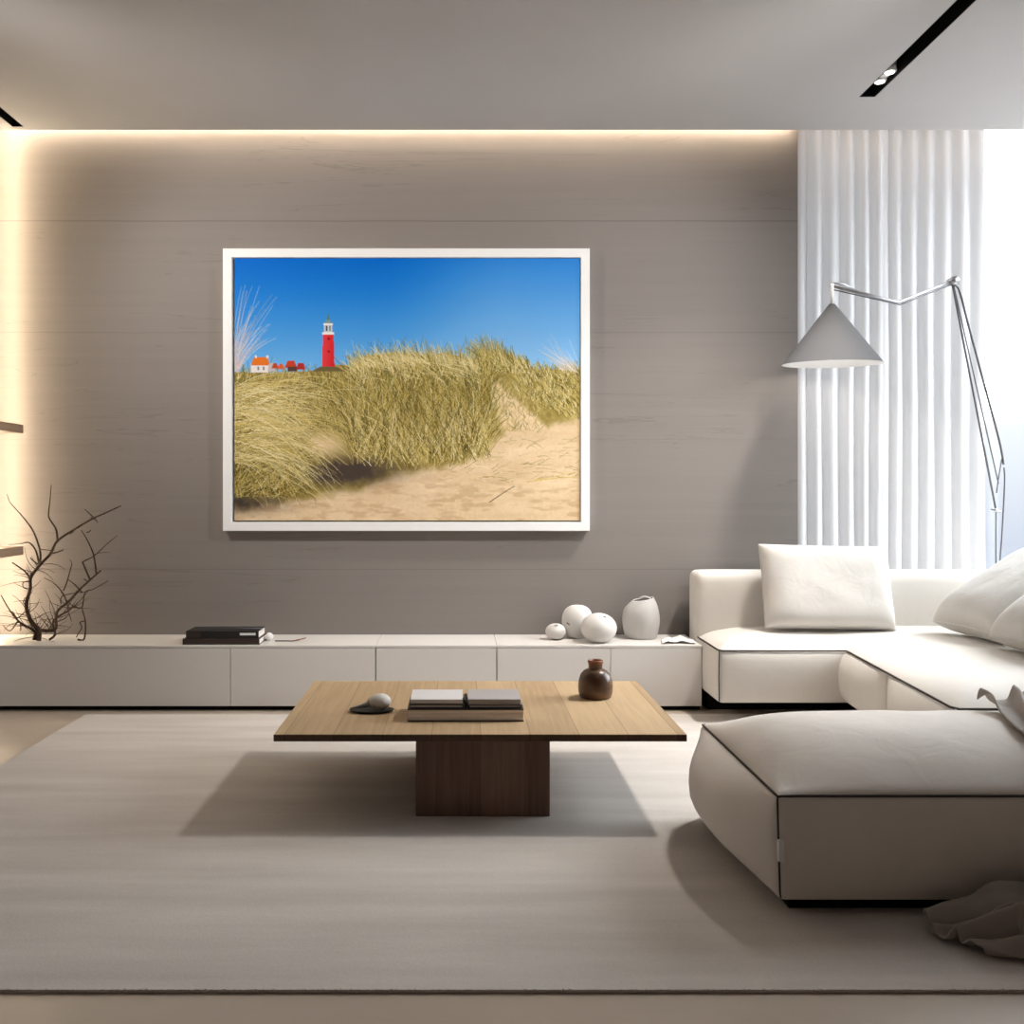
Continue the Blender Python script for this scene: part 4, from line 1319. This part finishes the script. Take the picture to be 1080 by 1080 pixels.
twigs = [
    (0, [(345, 400), (335, 330), (295, 265), (292, 225), (300, 150), (307, 65)], .0045, .0012),
    (0, [(240, 545), (240, 460), (205, 355), (160, 285), (100, 215), (60, 170), (42, 120)], .0045, .0011),
    (0, [(235, 540), (215, 460), (175, 412), (120, 418), (50, 424)], .0045, .0009),
    (0, [(180, 625), (150, 585), (110, 555), (72, 530)], .0042, .0026),
    (0, [(300, 478), (345, 468), (378, 455)], .004, .0022),
    (0, [(570, 268), (545, 245), (508, 210)], .003, .0012),
    (0, [(545, 262), (575, 275), (585, 292)], .0026, .0014),
    (0, [(240, 450), (290, 456), (330, 455)], .0022, .001),
    (0, [(225, 540), (200, 520), (182, 502)], .0035, .0015),
    (0, [(450, 330), (430, 352), (418, 362)], .0026, .0012),
    (0, [(185, 640), (140, 650), (140, 680), (165, 690)], .0028, .0012),
    (0, [(160, 790), (140, 770), (150, 740)], .0026, .0012),
    (1, [(540, 635), (500, 540), (500, 525), (565, 490), (640, 420), (705, 368)], .0042, .001),
    (1, [(578, 598), (562, 490), (530, 410), (487, 335)], .0042, .0016),
    (1, [(562, 485), (600, 472), (660, 470)], .002, .0008),
    (1, [(492, 712), (450, 665), (405, 630)], .0035, .0012),
    (1, [(400, 770), (380, 720), (330, 660), (262, 620)], .0038, .001),
    (1, [(380, 700), (400, 650), (425, 560), (430, 535), (418, 510)], .003, .001),
    (1, [(365, 780), (370, 735), (440, 715), (520, 706)], .0025, .001),
    (1, [(505, 630), (520, 640), (535, 640)], .0024, .001),
    (1, [(520, 350), (535, 345), (545, 335)], .0022, .0012),
    (2, [(105, 885), (60, 940), (18, 908)], .0036, .0012),
    (2, [(95, 860), (80, 830), (55, 820)], .0024, .001),
    (2, [(120, 890), (125, 930), (118, 938)], .0022, .001),
    (3, [(410, 830), (410, 770), (450, 740)], .003, .001),
    (3, [(415, 840), (430, 885)], .0026, .001),
    (3, [(345, 885), (390, 865), (412, 835)], .003, .0014),
    (4, [(512, 880), (480, 890), (490, 920), (468, 960), (458, 1000)], .003, .002),
]
limb_objs = []
for pts2, r0, r1, ya, yb in limbs:
    r0, r1 = r0 * 1.2, r1 * 1.2
    n = len(pts2)
    w3 = [BP(x, y, ya + (yb - ya) * i / (n - 1)) for i, (x, y) in enumerate(pts2)]
    d0 = (w3[1] - w3[0]).normalized()
    w3[0].z = CT + r0 * (.35 + .75 * math.sqrt(max(0, 1 - d0.z ** 2))) + .001
    sm_ = catmull(w3, 5)
    rad = [r0 + (r1 - r0) * (i / (len(sm_) - 1)) ** .8 for i in range(len(sm_))]
    limb_objs.append((tube('limb', M['bark'], sm_, rad, br, 8), sm_))
def near_y(sm_, q):
    return min(sm_, key=lambda p: (p.x - q.x) ** 2 + (p.z - q.z) ** 2).y
for li, pts2, r0, r1 in twigs:
    r0, r1 = r0 * 1.2, r1 * 1.2
    lo_, sm_ = limb_objs[li]
    y0 = near_y(sm_, BP(*pts2[0], 4.9))
    sgn = random.choice((-1, 1)) * .05
    w3 = [BP(x, y, min(5.06, max(4.80, y0 + sgn * i / (len(pts2) - 1)))) for i, (x, y) in enumerate(pts2)]
    s2 = catmull(w3, 5)
    rad = [r0 + (r1 - r0) * i / (len(s2) - 1) for i in range(len(s2))]
    tube('twig', M['bark'], s2, rad, lo_, 6)
for k in range(96):                      # the fine tangle between the limbs
    li = random.choice((0, 0, 1, 1, 2, 3))
    lo_, sm_ = limb_objs[li]
    b0 = sm_[int(len(sm_) * random.uniform(.08, .52))]
    d = Vector((random.uniform(-1, 1), random.uniform(-.6, .6), random.uniform(-.1, 1))).normalized()
    L_ = random.uniform(.06, .16)
    cur = Vector((random.uniform(-1, 1), random.uniform(-.4, .4), random.uniform(-1, 1))) * .9
    pts3 = [b0.copy()]
    for i in range(1, 6):
        d2 = (d + cur * i / 5).normalized()
        q = pts3[-1] + d2 * L_ / 5
        q.y = min(max(q.y, 4.80), 5.09); q.z = max(q.z, CT + .006)
        q.x = max(q.x, -2.44)
        pts3.append(q)
    tube('twig', M['bark'], pts3, [.0021 - .00028 * i for i in range(6)], lo_, 5)

for o_ in [m for m in bpy.data.objects if m.type == 'MESH' and (m.parent == br or (m.parent and m.parent.parent == br))]:
    off = CT + .0006 - br.location.z              # nothing of it dips into the cabinet top
    for v in o_.data.vertices:
        if v.co.z < off: v.co.z = off

# ------------------------------------------------------------------ floor lamp
lampYp = 5.175
TILT = math.tan(math.radians(2.6))
base = P(1052, 540, lampYp)
lamp = empty('floor_lamp', (base.x, lampYp, 0), 'thin steel floor lamp with a grey cone shade behind the sofa', 'lamp')
lathe('base', M['steel_dark'], [(0, 0), (.075, 0), (.078, .004), (.078, .012), (.070, .016), (0, .018)], (base.x, lampYp, 0), lamp, 40)
p1, p2 = P(1050.5, 540, lampYp), P(1054.5, 600, lampYp)
tube('pole', M['steel_dark'], [(p1.x, lampYp, .015), (p1.x, lampYp, p1.z)], .0045, lamp, 10)
tube('pole', M['steel_dark'], catmull([(p2.x - .006, lampYp, .015), (p2.x - .004, lampYp, .6), P(1057, 560, lampYp), P(1059.5, 510, lampYp), P(1059, 493, lampYp)], 6), .0042, lamp, 8)
bm = bmesh.new()
bmesh.ops.create_uvsphere(bm, u_segments=16, v_segments=10, radius=.012)
for v in bm.verts: v.co = v.co + P(1050, 538, lampYp)
tube_into(bm, [P(1045.5, 537, lampYp), P(1055, 540, lampYp)], .006, 10)
finish('knob', bm, M['steel'], lamp)
YT = 5.10
top = P(1005, 296.5, YT)
tube('arm', M['steel_dark'], [P(1050, 536, lampYp), P(1004.5, 300, YT)], .0055, lamp, 8)
tube('arm', M['steel_dark'], [P(1053, 510, lampYp), P(1006, 302, YT)], .0034, lamp, 8)
tube('arm', M['steel_dark'], catmull([P(1058.5, 490, lampYp), P(1054, 465, lampYp - .005), P(1038, 405, lampYp - .03), P(1022, 345, YT + .02), P(1013, 310, YT + .005), P(1009, 302, YT), P(1005, 301, YT)], 6), .0060, lamp, 8)
tube('arm', M['steel_dark'], [P(1051, 520, lampYp), P(1053, 505, lampYp), P(1056.5, 484, lampYp)], .0034, lamp, 8)
bm = bmesh.new()
tube_into(bm, [top + Vector((0, -.03, 0)), top + Vector((0, .03, 0))], .021, 20)
finish('joint', bm, M['steel'], lamp)
YE, YS = 4.96, 4.84
el = P(947, 319, YE)
tube('upper_arm', M['steel'], [top, el, P(876, 301, YS)], .0085, lamp, 10)
tube('upper_arm', M['steel_dark'], [top + Vector((0, .0, -.016)), el + Vector((.01, 0, -.012)), P(878, 304, YS) + Vector((0, 0, -.006))], .0035, lamp, 8)
tube('upper_arm', M['steel'], [P(877, 298, YS), P(890, 300, YS + .04), P(905, 307, YS + .09)], .005, lamp, 8)
ap = P(877.5, 320.5, YS)
tube('stem', M['shade_white'], [P(877.5, 299, YS), ap + Vector((0, 0, -.01))], .0085, lamp, 12)
rim = P(877.5, 384, YS)
RR = 50.3 * YS / 1000
hh = ap.z - rim.z
bm = bmesh.new()
lathe_into(bm, [(RR, 0), (.020, hh - .008), (.012, hh), (0, hh + .001)], (ap.x, YS, rim.z), 64)
def tilt_in(b):
    for v in b.verts: v.co.z += (v.co.y - YS) * TILT
tilt_in(bm)
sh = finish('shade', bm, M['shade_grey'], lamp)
bm = bmesh.new()
lathe_into(bm, [(RR, -.0005), (RR - .004, -.0005), (.016, hh - .012), (0, hh - .012)], (ap.x, YS, rim.z), 64)
tilt_in(bm)
finish('shade_lining', bm, M['shade_white'], sh)
lathe('bulb', emit_mat('frosted_bulb', (1.0, 0.95, 0.88), 45.0), [(0, .05), (.022, .056), (.032, .078), (.028, .10), (.015, .125), (0, .127)], (ap.x, YS, rim.z), sh, 24)
